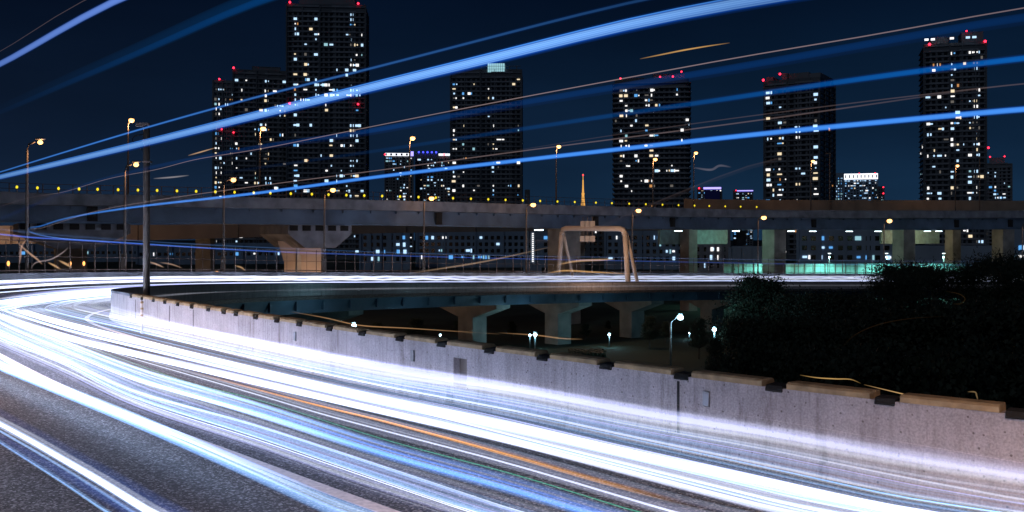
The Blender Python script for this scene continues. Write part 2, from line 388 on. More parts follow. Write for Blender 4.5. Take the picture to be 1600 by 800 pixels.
# wire fence on the outer parapet
fen = empty('wire_fence', (0, 0, 0), label='tall dark fence with upright posts on the outer parapet of the far ramp', cat='fence')
post = MB(); post.box(0, 0, 1.1, .07, .07, 2.2); post.box(0, -.03, 2.25, .05, .05, .12); pme = post.mesh('post', M['fence'])
fs = np.arange(75, 300, 2.6)
for s in fs:
    o = link('post', pme, fen, rp(s, W+.05, .95)); o.rotation_euler.z = rang(s)
ms = MB()
for s in run(75, 300, 1.3): 
    c = rp(s, W+.05, .95); ms.box(c.x, c.y, c.z+1.05, .03, .03, 2.1, rang(s))
for h in (.15, 1.1, 2.15): ms.tube([rp(s, W+.05, .95+h) for s in run(75, 300, 1.5)], .025, 4)
ms.build('mesh_panel', M['fence'], fen)

# ------------------------------------------------------------------ upper viaduct and the beige one behind it
def line_frame(pts, step=2.0):
    S, C = resample(catmull(pts, 12), step); T, N = frame(C); return S, C, T, N
def sol(x, y, d): p = at(x, y, d); return (p.x, p.y, p.z)
US, UC, UT, UN = line_frame([sol(-420, 268, 84), sol(-200, 283, 90), sol(0, 299, 97), sol(300, 306, 106), sol(600, 313, 117), sol(900, 321, 146), sol(1200, 328, 178), sol(1500, 329, 200), sol(1800, 329, 215), sol(2100, 328, 230)])
UK = np.interp(UC[:, 1], [97, 117, 146, 178, 200], [1, 1.0, 1.15, 1.18, 1.3])   # the girder is deeper over the long spans at the right
def up(s, q, h):
    ks = np.interp(s, [0, UL, UL+1e-3] if False else US, UK)
    return Vector([np.interp(s, US, UC[:, k]) + (np.interp(s, US, UN[:, k])*q if k < 2 else h*ks) for k in range(3)])
uv = empty('elevated_expressway', label='blue-grey elevated expressway girder crossing the whole view below the towers', cat='viaduct')
def usweep(prof, s0, s1, mat, name, parent, step=2.0, cls=True):
    mb = MB(); mb.sweep([[up(s, q, h) for q, h in prof] for s in run(s0, s1, step)], cls); return mb.build(name, mat, parent)
L = US[-1]
usweep([(0, 0), (0, -1.15), (.35, -1.2), (13.6, -1.2), (14, -1.15), (14, 0), (13.75, 0), (13.75, -.95), (.25, -.95), (.25, 0)], 0, L, M['deck'], 'deck', uv)
usweep([(.5, -2.752), (.5, -2.95), (1.3, -2.95), (1.3, -2.752)], 0, L, M['steel'], 'girder_flange', uv)
mb = MB(); mb.sweep([[up(s, q, h) for q, h in [(.8, -1.21), (.6, -2.75), (13.4, -2.75), (13.2, -1.21)]] for s in run(0, L, 2)])
for s in np.arange(2, L, 3.6):
    c = up(s, .62, -1.38); a = math.atan2(np.interp(s, US, UT[:, 1]), np.interp(s, US, UT[:, 0])); mb.box(c.x, c.y, c.z, .35, .35, .3, a)
mb.build('girder', M['steel'], uv)
def s_up(x):
    X = 800+F*UC[:, 0]/UC[:, 1]; return float(np.interp(x, X, US))
for x in (690, 1055, 1275, 1498, 1582, 145, 935):
    s = s_up(x); mb = MB(); a = math.atan2(np.interp(s, US, UT[:, 1]), np.interp(s, US, UT[:, 0]))
    c = up(s, .55, -2.0); mb.box(c.x, c.y, c.z, 1.0, .35, 1.5, a); mb.build('girder_joint', M['dark'], uv)
# beige light strip of barrier at right
bar = MB(); s0, s1 = s_up(1160), L
bar.sweep([[up(s, q, h) for q, h in ((13.7, -.9), (13.7, 2.0), (13.9, 2.0), (13.9, -.9))] for s in run(s0, s1, 2)])
bo = bar.build('noise_barrier', M['orangew']); tag(bo, 'brown sodium-lit panel barrier along the top of the expressway at the right', 'barrier')
# fence along left part
uf = empty('wire_fence', label='dark post fence on top of the elevated expressway, in front of the towers', cat='fence')
pm2 = MB(); pm2.box(0, 0, .8, .08, .08, 1.6); pm2b = pm2.mesh('post', M['fence'])
sA, sB = s_up(-60), s_up(1160)
for s in np.linspace(sA, sB, 90): link('post', pm2b, uf, up(s, 13.9, 0))
mb = MB()
for h in (.5, 1.0, 1.6): mb.tube([up(s, 13.9, h) for s in run(sA, sB, 3)], .03, 4)
mb.build('rail', M['fence'], uf)
# piers of the upper expressway
def up_pier(x, w=2.6, capl=0, lean=0, cap_h=2.2, mat='pier', q=6.5, capc=0):
    s = s_up(x); c = up(s, q, -2.96); a = math.atan2(np.interp(s, US, UT[:, 1]), np.interp(s, US, UT[:, 0]))
    pm = MB(); h = c.z-(cap_h if capl else 0); pm.box(c.x, c.y, h/2-.1, w, w, h+.2, a); p = pm.build('pier', M[mat], uv)
    if capl:
        cm = MB(); t = Vector((math.cos(a), math.sin(a), 0)); n = Vector((-t.y, t.x, 0))
        prof = [(-capl/2+capc, -.02), (capl/2+capc, -.02), (capl/2+capc, -cap_h*.4), (w/2+.3, -cap_h), (-w/2-.3, -cap_h), (-capl/2+capc, -cap_h*.4)]
        cm.sweep([[c+t*u+Vector((0, 0, v))+n*k_ for u, v in prof] for k_ in (-5.6, 5.6)]); cm.build('pier_cap', M['deck'], p)
        for u in np.arange(-capl/2+capc+.6, capl/2+capc-.4, 1.5):
            b2 = MB(); b = c+t*u-n*5.62+Vector((0, 0, -.35)); b2.box(b.x, b.y, b.z, .9, .3, .6, a); b2.build('bearing', M['dark'], p)
    return p
up_pier(120, 3, 10.5, cap_h=2.6)
up_pier(505, 3, 7.5, cap_h=2.6)
up_pier(932, 3.6, 0)
for x in (1232, 1433, 1588): up_pier(x, 3.0, 0, q=3.5)
up_pier(1150, 2.2, 0, q=11); up_pier(1552, 2.2, 0, q=11)
# cross beams lit by the tubes under the deck
for x0, x1 in ((1118, 1216), (1450, 1540)):
    sA_, sB_ = s_up(x0), s_up(x1)
    usweep([(12.6, -2.96), (12.6, -5.2), (13.2, -5.2), (13.2, -2.96)], sA_, sB_, M['cyanw'], 'cross_panel', uv)
ST, SC, STT, SN = line_frame([sol(-500, 372, 128), sol(0, 362, 150), sol(300, 358, 190), sol(600, 352, 240), sol(900, 351, 300), sol(1180, 351, 350)], 3)
bv = empty('beige_viaduct', label='pale brown viaduct side seen beneath the elevated expressway on the left', cat='viaduct')
mb = MB(); mb.sweep([[Vector((SC[i, 0]+SN[i, 0]*q, SC[i, 1]+SN[i, 1]*q, SC[i, 2]+h)) for q, h in ((0, .9), (0, -1.9), (12, -1.9), (12, .9))] for i in range(len(SC))])
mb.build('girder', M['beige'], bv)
mb = MB()
for i in range(4, len(SC), 9): mb.box(SC[i, 0], SC[i, 1]-.08, SC[i, 2]-.5, .25, .25, 2.7, math.atan2(STT[i, 1], STT[i, 0]))
mb.build('joint_strip', M['pole'], bv)
for i in (30, 75, 100):
    mb = MB(); mb.box(SC[i, 0]+SN[i, 0]*6, SC[i, 1]+SN[i, 1]*6, (SC[i, 2]-1.9)/2-.1, 3, 3, SC[i, 2]-1.9+.15); mb.build('pier', M['pier'], bv)
# orange-lit portal pier on the left
pp = empty('bridge_pier', at(477, 420, 118), label='cream pier with flared head, sodium-lit, under the expressway left of centre', cat='pier')
mb = MB(); d = 118; b0 = at(477, 374, d)
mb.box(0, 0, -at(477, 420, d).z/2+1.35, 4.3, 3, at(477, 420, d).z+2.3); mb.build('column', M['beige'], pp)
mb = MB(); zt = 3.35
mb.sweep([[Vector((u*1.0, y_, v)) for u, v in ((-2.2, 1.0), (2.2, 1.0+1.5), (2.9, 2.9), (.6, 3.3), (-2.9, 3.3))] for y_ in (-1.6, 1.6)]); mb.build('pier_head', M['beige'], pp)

# ------------------------------------------------------------------ green-lit noise barrier behind the far ramp
cb = empty('noise_barrier', label='pale green lit panel barrier behind the ramp fence at the right', cat='barrier')
dB = 196
mb = MB(); a0, a1 = at(1130, 412, dB), at(1700, 411, dB)
mb.box((a0.x+a1.x)/2, dB, (a0.z)/2, a1.x-a0.x, .2, a0.z, 0); mb.build('panel', M['cyanw'], cb)
mb = MB()
for x in np.arange(a0.x, a1.x, 2.0): mb.box(x, dB-.2, a0.z/2+.1, .18, .18, a0.z+.1)
mb.build('post_row', M['fence'], cb)

# ------------------------------------------------------------------ towers
def lit_variants(w, h):
    out = {}
    for k in ('ww', 'wn', 'wc', 'wb', 'wo', 'wd', 'wt'):
        m = MB(); m.box(0, -.06, 0, w, .12, h); out[k] = m.mesh('lit_window', M[k])
    return out
def building(name, label, x0, x1, ytop, d, phi=0.0, dep=None, fh=3.25, cols=None, dens=.12, body='body', pal=None, slab=True, seed=1, cat='tower', dark=True, winw=2.0, ybot=None, sidewin=.03, rounded=False, sdark='glass', maxp=100, zt_extra=0, winh=1.7):
    rnd = random.Random(seed)
    dens = dens*(1.9 if body == 'bblue' else 1.35)
    pal = pal or [('wn', 5), ('ww', 3), ('wc', 3), ('wb', 1), ('wo', .6), ('wd', 2.0), ('wt', .8)]
    cx = (x0+x1)/2; c = at(cx, 374, d); face = math.atan2(c.x, c.y)   # yaw so that the front faces the viewer's road
    wid = (x1-x0)/F*math.hypot(c.x, c.y)*math.cos(0); 
    H = CZ+(HY-ytop)/F*d; dep = dep or wid*.8
    ph = abs(phi); w = (wid-dep*math.sin(ph))/math.cos(ph) if ph else wid*math.cos(face*.3)
    root = empty(name, (c.x*(c.y+dep/2)/c.y, c.y+dep/2, 0), -face+phi, label=label, cat=cat)
    nf = int(H/fh); mb = MB()
    if rounded:
        def rr(wd, dp, r=4.0, n=5):
            pts = []
            for (sx_, sy_, a0_) in ((1, 1, 0), (-1, 1, 90), (-1, -1, 180), (1, -1, 270)):
                for i in range(n+1):
                    t = R(a0_+90*i/n); pts.append((sx_*(wd/2-r)+r*math.cos(t), sy_*(dp/2-r)+r*math.sin(t)))
            return pts
        mb.sweep([[Vector((x, y, z)) for x, y in rr(w-3, dep-3)] for z in (0, H)])
    else: mb.box(0, 0, H/2, w-1.6, dep-1.6, H)
    mb.build('facade', M[body], root)
    if slab:
        mb = MB()
        for f in range(1, nf+1):
            z = f*fh
            if rounded: mb.sweep([[Vector((x, y, zz)) for x, y in rr(w, dep)] for zz in (z-.25, z+.8 if f < nf else z+.2)])
            else:
                mb.box(0, 0, z, w, dep, .35)
                mb.box(-w*.25, -dep/2+.05, z+.5, w*.32, .12, .9); mb.box(w*.22, -dep/2+.05, z+.5, w*.3, .12, .9)
        mb.build('balcony_band', M['slab'], root)
    if not rounded:
        for u in (-.5, -.3, -.08, .12, .33, .5): mb = MB(); mb.box(u*(w-.8), -dep/2+.5, H/2, .9, 1.0, H-.5); mb.build('pilaster', M[body], root)
        for u in (-.15, .2, .5): mb = MB(); mb.box((w/2-.5), u*(dep-.8), H/2, 1.0, .9, H-.5); mb.build('pilaster', M[body], root)
    # windows on a grid of bays
    bay = winw+1.1; nb = max(2, int((w-2)/bay)); var = lit_variants(winw, winh); 
    keys = [k for k, n in pal]; wt = [n for k, n in pal]
    cells = []
    colp = {}
    for b in range(nb):
        u = (b+.5)/nb; p = dens
        if cols:
            for (cu, pr) in cols:
                if abs(cu-u) < .5/nb: p = pr
        colp[b] = p
    prev = {}
    yf = -dep/2+(1.5 if rounded else .8)-.02
    for f in range(1, nf-1):
        row_dens = rnd.uniform(.5, 1.3)
        for b in range(nb):
            p = colp[b]*row_dens
            if prev.get(b): p = p*1.25+.05
            if ybot and (f+.5)*fh < CZ+(HY-ybot)/F*d: continue
            lit = rnd.random() < p; prev[b] = lit
            x = -w/2+1+(w-2)*(b+.5)/nb
            cells.append((x, yf, f*fh+.2+fh*.52, lit, 0))
            if lit and rnd.random() < .3 and b+1 < nb: cells.append((x+winw*.8, yf, f*fh+.2+fh*.52, 2, 0))
    sgn = 1 if phi <= 0 else -1
    for f in range(1, nf-1):
        for b in range(max(1, int((dep-3)/bay))):
            y = -dep/2+2+b*bay; cells.append((sgn*(w/2-(1.5 if rounded else .8)), y, f*fh+.2+fh*.52, rnd.random() < sidewin, 1))
    litc = [c_ for c_ in cells if c_[3]]; rnd.shuffle(litc); darkc = [c_ for c_ in cells if not c_[3]]
    mb = MB()
    for (x, y, z, _, sd) in darkc:
        if sd: mb.box(x, y, z, .1, winw*.9, winh)
        else: mb.box(x, y, z, winw*.95, .1, winh)
    o = mb.build('window', M[sdark], root); o['kind'] = 'stuff'
    rest = MB()
    for i, (x, y, z, l_, sd) in enumerate(litc):
        kk = rnd.choices(keys, wt)[0]; sc_ = rnd.choice((.25, .35, .5, .7, .9, 1, 1.15)); hh = rnd.choice((.45, .6, .85, 1))
        if i < maxp:
            o = link('lit_window', var[kk], root, (x+rnd.uniform(-.3, .3), y-.03, z+.2*(1-hh)))
            o.scale = (sc_ if l_ != 2 else .35, 1, hh)
            if sd: o.rotation_euler.z = sgn*math.pi/2; o.location.y = y
        else:
            if sd: rest.box(x+sgn*.05, y, z, .1, winw*.5*sc_, winh*hh)
            else: rest.box(x, y-.09, z, winw*sc_, .12, winh*hh)
    if rest.v:
        o = rest.build('lit_window', M['wc' if seed % 2 else 'wn'], root); o['kind'] = 'stuff'
    return root, w, dep, H
def redlight(root, x, y, z, r=1.0, mat='red'):
    r = r*.72
    mb = MB(); mb.ball((0, 0, 0), r, nu=8, nv=5)
    return link('warning_light', mb.mesh('warning_light', M[mat], True), root, (x, y, z+r*.9))
def roofbox(root, u, w, dep, H, bw, bd, bh, mat='body2'):
    mb = MB(); mb.box(u*w, 0, H+bh/2, bw, bd, bh); mb.box(u*w, 0, H+bh+.15, bw+.6, bd+.6, .3); mb.build('roof_plant', M[mat], root)
C1 = [(.12, .5), (.2, .25), (.38, .22), (.47, .28), (.57, .32), (.66, .18), (.78, .15), (.84, .62), (.9, .3)]
t, w, dp, H = building('apartment_tower', 'tallest dark apartment tower left of centre, its top cut by the picture edge', 449, 578, 6, 640, dep=32, cols=C1, dens=.07, seed=3, phi=-.10)
roofbox(t, 0, w, dp, H, w*.7, dp*.6, 5)
for u in (-.45, .4): redlight(t, u*w, -dp/2, H, 1.0)
for u in (-.45, .4): redlight(t, u*w, -dp/2-1, H*.605, .9)
t, w, dp, H = building('apartment_tower', 'dark apartment tower with a red roof lamp, touching the left side of the tallest', 366, 449, 109, 665, dep=26, cols=[(.08, .35), (.35, .15), (.6, .3), (.85, .3)], dens=.10, seed=5)
redlight(t, -.48*w, -dp/2, H, 1.0); roofbox(t, .1, w, dp, H, w*.5, dp*.5, 3)
redlight(t, -.48*w, -dp/2-1, H*.66, .8)
t, w, dp, H = building('apartment_tower', 'leftmost tower, narrow and lower, with evenly spaced pairs of lit windows', 333, 367, 125, 660, dep=26, cols=[(.2, .6), (.45, .35), (.8, .3)], dens=.08, seed=6, body='body2')
redlight(t, -.2*w, -dp/2, H, .9); redlight(t, -.1*w, -dp/2-1, H*.72, .7)
t, w, dp, H = building('apartment_tower', 'broad apartment tower with a bright glazed hall on its roof, left of centre', 703, 820, 108, 700, dep=38, cols=[(.07, .28), (.2, .3), (.3, .3), (.58, .35), (.66, .3), (.95, .2)], dens=.08, seed=8, phi=-.05, winw=2.2)
mb = MB(); mb.box(.14*w, -dp/2+4, H+1.0, 12, 8, 6); o = mb.build('roof_hall', M['wt'], t)
mb = MB()
for i in range(9): mb.box(.14*w-6+i*1.5, -dp/2-.05, H+1.0, .2, .15, 6)
for z in (-1, 1): mb.box(.14*w, -dp/2-.05, H+1+z, 12, .15, .2)
mb.build('roof_hall_mullion', M['body'], t)
mb = MB()
for x in np.arange(-w/2+2, w/2, 5): mb.box(x, -dp/2+1, H+1, .6, .6, 2.2)
mb.box(0, -dp/2+1, H+2.2, w-2, .5, .4); mb.build('roof_rail', M['body2'], t)
t, w, dp, H = building('apartment_tower', 'round-cornered tower with stacked curved balconies, middle of the five big towers', 957, 1079, 122, 640, dep=40, cols=[(.1, .4), (.18, .3), (.27, .2), (.42, .25), (.5, .3), (.58, .2), (.86, .2), (.93, .15)], dens=.06, seed=12, rounded=True, slab=True)
for (u, z) in ((-.44, 1.5), (.12, 2), (.3, 2), (.42, 5)): redlight(t, u*w*.9, -dp/2+5, H+z-1, .8)
roofbox(t, .22, w, dp, H, w*.4, dp*.4, 4); roofbox(t, -.25, w, dp, H, w*.3, dp*.4, 2)
t, w, dp, H = building('apartment_tower', 'black tower with a plain dark side face, right of the round-cornered tower', 1196, 1304, 122, 620, phi=-.28, dep=38, cols=[(.04, .4), (.3, .4), (.62, .35), (.93, .6)], dens=.06, seed=15, winw=2.6, pal=[('wn', 4), ('ww', 3), ('wc', 4), ('wb', 2), ('wo', 1), ('wd', 2)])
redlight(t, -.2*w, -dp/2, H+3, 1.0); redlight(t, -.5*w, -dp/2, H, 1.1)
mb = MB()
for (u, ww_, hh) in ((-.42, .12, 3), (-.15, .1, 4.5), (.1, .35, 4), (.38, .2, 3)): mb.box(u*w, 0, H+hh/2, ww_*w, dp*.8, hh)
mb.build('roof_plant', M['body2'], t)
t, w, dp, H = building('apartment_tower', 'slim rightmost tall tower with a pale drum and blue lamps on its roof', 1441, 1533, 66, 600, phi=.12, dep=30, cols=[(.14, .4), (.25, .2), (.45, .62), (.55, .2), (.72, .4), (.86, .6)], dens=.05, seed=21, winw=2.2)
mb = MB(); mb.tube([(-.22*w, -3, H), (-.22*w, -3, H+5)], 6.0, 20); mb.build('roof_drum', M['slab'], t)
roofbox(t, .3, w, dp, H, w*.34, dp*.5, 7)
for u in (-.40, .47): redlight(t, u*w, -dp/2, H-1, 1.1)
redlight(t, .2*w, -dp/2+5, H+7, .7); redlight(t, .52*w, -dp/2, H*.51, .9)
for u, k in ((-.45, 'crown'), (-.35, 'crown'), (.2, 'wc'), (.3, 'wc'), (-.05, 'wn')):
    mb = MB(); mb.box(0, 0, 0, 2.2, .5, 1.2); link('roof_lamp', mb.mesh('roof_lamp', M[k]), t, (u*w, -dp/2-.6, H+2.5))
# lower distant blocks between the towers
def block(*a, **k): return building(*a, cat=k.pop('cat', 'building'), slab=k.pop('slab', False), **k)
BL = [('wc', 5), ('wn', 3), ('wb', 3), ('wt', 2), ('ww', 1)]
t, w, dp, H = block('apartment_block', 'left one of two small blocks with white and blue roof lights, beyond the viaduct', 601, 646, 240, 1100, dens=.22, seed=31, pal=BL, dep=30, winw=2.4, body='body2')
mb = MB(); mb.box(-.05*w, -dp/2, H-1, w*.85, .4, 3.0); mb.build('roof_light_band', M['crown'], t)
for i in range(5): mb = MB(); mb.box(-.45*w+i*w*.18, -dp/2-.3, H-1, w*.07, .6, 2.2); mb.build('roof_light_divider', M['body'], t)
redlight(t, -.48*w, -dp/2, H-2, 1.4); mb = MB(); mb.box(.45*w, -dp/2, H, 3, .5, 5); mb.build('neon_strip', M['purp'], t)
t, w, dp, H = block('apartment_block', 'right one of two small blocks with blue roof lights, against the broad tower', 649, 705, 240, 1120, dens=.2, seed=33, pal=BL, dep=30, winw=2.4, body='body2')
for i in range(5):
    mb = MB(); mb.ball((0, 0, 0), 1.1, nu=8, nv=5); link('neon_lamp', mb.mesh('neon_lamp', M['bluel']), t, (-.4*w+i*w*.12, -dp/2, H+1.5))
mb = MB(); mb.box(.32*w, -dp/2, H-1, w*.34, .4, 2.2); mb.build('roof_light_band', M['crown'], t); redlight(t, .3*w, -dp/2-1, H-2, 1.3)
t, w, dp, H = block('hotel', 'wide building with a bright white lit crown, right of the black tower', 1316, 1369, 272, 1300, dens=.16, seed=35, pal=BL, dep=40, winw=2.6, body='bblue')
mb = MB(); mb.box(0, -dp/2, H-3, w*.98, .6, 7.5); mb.build('crown_light', M['crown'], t)
for i in range(10): mb = MB(); mb.box(-.46*w+i*w*.102, -dp/2-.5, H-3, w*.03, .6, 4); mb.build('crown_divider', M['bblue'], t)
for u in (-.5, 0, .42): redlight(t, u*w, -dp/2, H, 1.2)
t, w, dp, H = block('office_block', 'narrow dim block with a regular blue window grid, behind the black tower', 1302, 1318, 270, 1250, dens=.5, seed=36, pal=[('wb', 3), ('wt', 3), ('wc', 2)], dep=30, winw=2.2, body='bblue')
t, w, dp, H = block('office_block', 'small block with two red lamps on its right edge, right of the white crowned building', 1366, 1381, 291, 1280, dens=.3, seed=37, pal=BL, dep=30, winw=2.2)
redlight(t, .4*w, -dp/2, H-2, 1.2); redlight(t, .4*w, -dp/2, H-10, 1.2)
t, w, dp, H = block('office_tower', 'distant dim tower with blue speckled windows, right of the slim tall tower', 1533, 1577, 256, 900, dens=.22, seed=38, pal=BL, dep=30, winw=2.2, body='body2', slab=True)
roofbox(t, .05, w, dp, H, w*.45, 12, 6, 'slab'); redlight(t, -.15*w, -dp/2, H+6, .9); redlight(t, .27*w, -dp/2, H+6, .9); redlight(t, -.45*w, -dp/2, H-2, 1.3)
t, w, dp, H = block('office_block', 'dark block with a glowing blue roof line, right of the round-cornered tower', 1090, 1128, 293, 1500, dens=.18, seed=39, pal=BL, dep=40, winw=3)
mb = MB(); mb.box(.1*w, -dp/2-.2, H-1, w*.7, .6, 3); mb.build('neon_band', M['purp'], t)
mb = MB(); mb.box(.1*w, -dp/2-.2, H-12, w*.6, .3, 15); mb.build('blue_front_panel', simple('blue_panel', (.02, .03, .3), .5), t)  # flat blue panel below the roof line
redlight(t, -.42*w, -dp/2, H-2, 1.6)
t, w, dp, H = block('office_block', 'small block topped by a thin violet line, left of the black tower', 1146, 1176, 297, 1600, dens=.22, seed=40, pal=BL, dep=40, winw=3)
mb = MB(); mb.box(.1*w, -dp/2-.2, H-1, w*.8, .6, 1.6); mb.build('neon_band', M['purp'], t); redlight(t, -.35*w, -dp/2, H-1, 1.2)
t, w, dp, H = block('office_block', 'narrow grey block lit at its upper corner, between broad tower and lattice tower', 820, 828, 296, 1000, dens=.6, seed=41, pal=BL, dep=20, winw=1.8)
# blocks seen beneath the expressway
PB = [('wc', 4), ('wb', 4), ('wn', 2), ('wt', 3)]
block('apartment_block', 'low blue-tinted block with columns of stair lights, under the expressway left of centre', 562, 640, 352, 420, dens=.22, seed=51, pal=[('wt', 4), ('wc', 3), ('wb', 2)], dep=15, body='bblue', winw=1.4, fh=3.0, cols=[(.35, .8), (.48, .5), (.88, .9)])
block('apartment_block', 'low dark block with few white windows, left of the road gantry', 650, 870, 353, 460, dens=.10, seed=52, pal=PB, dep=15, body='bblue', winw=1.6, fh=3.0)
t, w, dp, H = block('parking_tower', 'slender block with one bright white vertical light strip, left of the road gantry', 818, 846, 355, 380, dens=.05, seed=53, pal=PB, dep=10, body='bblue', winw=1.2, fh=3)
mb = MB()
for i in range(15): mb.box(.02*w, -dp/2-.1, H-2.5-i*.75, .6, .3, .45)
mb.build('light_strip', M['wn'], t)
block('office_block', 'low dark office block directly behind the road gantry', 880, 946, 350, 520, dens=.08, seed=64, pal=PB, dep=15, body='body', winw=1.6, fh=3.0)
block('apartment_block', 'dark block with scattered lit rooms, right behind the road gantry', 945, 1080, 353, 430, dens=.12, seed=54, pal=PB, dep=15, body='bblue', winw=1.5, fh=3.0)
t, w, dp, H = block('apartment_block', 'pale slab block with brightly lit stair columns, left of the green-lit pier', 1083, 1140, 350, 330, dens=.22, seed=55, pal=[('wn', 3), ('wc', 5), ('wb', 1)], dep=14, body='slab', winw=.9, fh=2.7, winh=1.5, cols=[(.1, .5), (.3, .5), (.6, .95), (.68, .95), (.9, .4)])
block('apartment_block', 'long low apartment block with a grid of dark windows, right of the wide cream pier', 1252, 1418, 350, 300, dens=.13, seed=56, pal=PB, dep=14, body='bblue', winw=1.5, fh=2.9, winh=1.4)
block('apartment_block', 'low apartment block with blue-lit rooms between the two rightmost piers', 1430, 1545, 384, 280, dens=.3, seed=57, pal=PB, dep=14, body='bblue', winw=1.5, fh=2.9, winh=1.4)
block('apartment_block', 'blue-lit block at the right picture edge under the expressway', 1566, 1680, 352, 310, dens=.3, seed=58, pal=PB, dep=14, body='bblue', winw=1.5, fh=2.9, winh=1.4)
block('warehouse', 'long low waterfront shed with small white lamps, left under the beige viaduct', 225, 470, 380, 520, dens=.10, seed=59, pal=PB, dep=30, body='bblue', winw=1.8, fh=3.4)
block('warehouse', 'low dark shed with tiny cyan lights at the far left', -60, 215, 381, 560, dens=.06, seed=60, pal=PB, dep=30, body='bblue', winw=1.8, fh=3.4)
block('office_block', 'dim block behind the green-lit barrier, left of the wide cream pier', 1140, 1216, 385, 270, dens=.25, seed=61, pal=PB, dep=14, body='bblue', winw=1.4, fh=2.9)
# lattice tower, its floodlight put in as emission
d = 3000; b = at(911, 374, d); Ht = CZ+(374-281)/F*d
lt = empty('lattice_tower', (b.x, b.y, 0), label='tiny lattice tower with floodlight put in as orange glow, on the horizon between two towers', cat='tower')
def hw(z): t_ = z/Ht; return 24*(1-t_)**2.2+2.4*(1-t_)+.6
mb = MB()
lv = [Ht*(1-(1-i/12)**1.15) for i in range(13)]
for i in range(12):
    a, c_ = hw(lv[i]), hw(lv[i+1])
    cs = [(-1, -1), (1, -1), (1, 1), (-1, 1)]
    for j in range(4):
        p, q_ = cs[j], cs[(j+1) % 4]
        mb.tube([(p[0]*a, p[1]*a, lv[i]), (p[0]*c_, p[1]*c_, lv[i+1])], 1.2, 5)
        mb.tube([(p[0]*a, p[1]*a, lv[i]), (q_[0]*c_, q_[1]*c_, lv[i+1])], .9, 4); mb.tube([(p[0]*a, p[1]*a, lv[i]), (q_[0]*a, q_[1]*a, lv[i])], .9, 4)
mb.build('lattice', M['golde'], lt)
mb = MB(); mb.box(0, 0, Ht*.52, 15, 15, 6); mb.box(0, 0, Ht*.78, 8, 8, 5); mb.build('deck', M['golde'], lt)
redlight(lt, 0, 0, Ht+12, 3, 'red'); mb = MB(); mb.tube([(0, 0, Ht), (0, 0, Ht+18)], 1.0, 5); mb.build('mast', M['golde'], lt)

# ------------------------------------------------------------------ street lamps
def lamp_light(name, parent, loc, col, power, size=.25, spot=0):
    ld = bpy.data.lights.new(name, 'SPOT' if spot else 'POINT')
    if spot: ld.spot_size = R(spot); ld.spot_blend = .45
    ld.color = col; ld.energy = power; ld.shadow_soft_size = size
    o = bpy.data.objects.new(name, ld); COL.objects.link(o); o.parent = parent; o.location = loc; return o
def street_lamp(base, top_z, label, group, power, rz=0, headr=.3, box=False, arm=.9, spot=0, lc=(1, .50, .22)):
    h = top_z-base.z
    r = empty('street_lamp', base, rz, label=label, cat='street lamp', group=group)
    mb = MB(); mb.tube([(0, 0, 0), (0, 0, h*.5), (0, 0, h-.6), (.12, 0, h-.15), (arm*.6, 0, h+.02)], [.13, .11, .08, .07, .06], 8); mb.build('pole', M['pole'], r, True)
    mb = MB(); mb.ball((arm, 0, h+.22), .34, (1.15, .62, .3)); mb.build('lamp_housing', M['metal'], r, True)
    mb = MB(); mb.ball((arm, 0, h-.02), headr*1.0, (1.1, .9, .85)); mb.build('lamp_glass', M['sod'], r, True)
    if box: mb = MB(); mb.box(0, -.2, h*.2, .35, .25, 1.2); mb.build('control_box', M['pole'], r)
    lamp_light('lamp_light', r, (arm, -.1, h-.62), lc, power, spot=spot)
    return r
low = [(42, 222), (195, 257), (350, 281), (507, 297), (662, 310), (822, 320), (988, 329), (1185, 340), (1382, 345), (1597, 349)]
XF = None
PO = rpath(W+.6, 1.0); XO, YO = proj(PO)
im = int(np.argmax(RS > 60))
for i, (x, y) in enumerate(low):
    j = im+int(np.argmin(abs(XO[im:]-x))); p = PO[j]; tz = CZ+(HY-y)/F*p[1]
    street_lamp(Vector((p[0], p[1], p[2]-1.2)), tz, 'sodium street lamp on the far ramp, %s from the left in the lower row' % ordw(i+1), 'street lamps along the far ramp', 95, headr=.22*p[1]/90, box=i in (1, 2, 3, 4))
upl = [(200, 188), (406, 201), (640, 216), (869, 229), (1020, 249), (1084, 239), (1267, 252), (1493, 259)]
for i, (x, y) in enumerate(upl):
    s = s_up(x); q = 13.5 if y < 245 else 3.5; p = up(s, q, -.9); X = (x-800)/F*p.y
    tz = CZ+(HY-y)/F*p.y
    street_lamp(Vector((X, p.y, p.z)), tz, 'sodium street lamp standing on the elevated expressway, %s from the left in the upper row' % ordw(i+1), 'street lamps on the elevated expressway', 260, headr=.3, arm=.4)
for i, (x, y) in enumerate([(1366, 240), (1599, 245)]):
    s = s_up(x); p = up(s, 12, -.9); h = CZ+(HY-y)/F*p.y-p.z
    r = empty('unlit_lamp', p, label=('unlit lamp post on the expressway before the white crowned building', 'unlit lamp post on the expressway at the right picture edge')[i], cat='street lamp')
    mb = MB(); mb.tube([(0, 0, 0), (0, 0, h)], [.14, .09], 8); mb.build('pole', M['pole'], r); mb = MB(); mb.box(-.3, 0, h, 1.0, .3, .25); mb.build('lamp_housing', M['pole'], r)
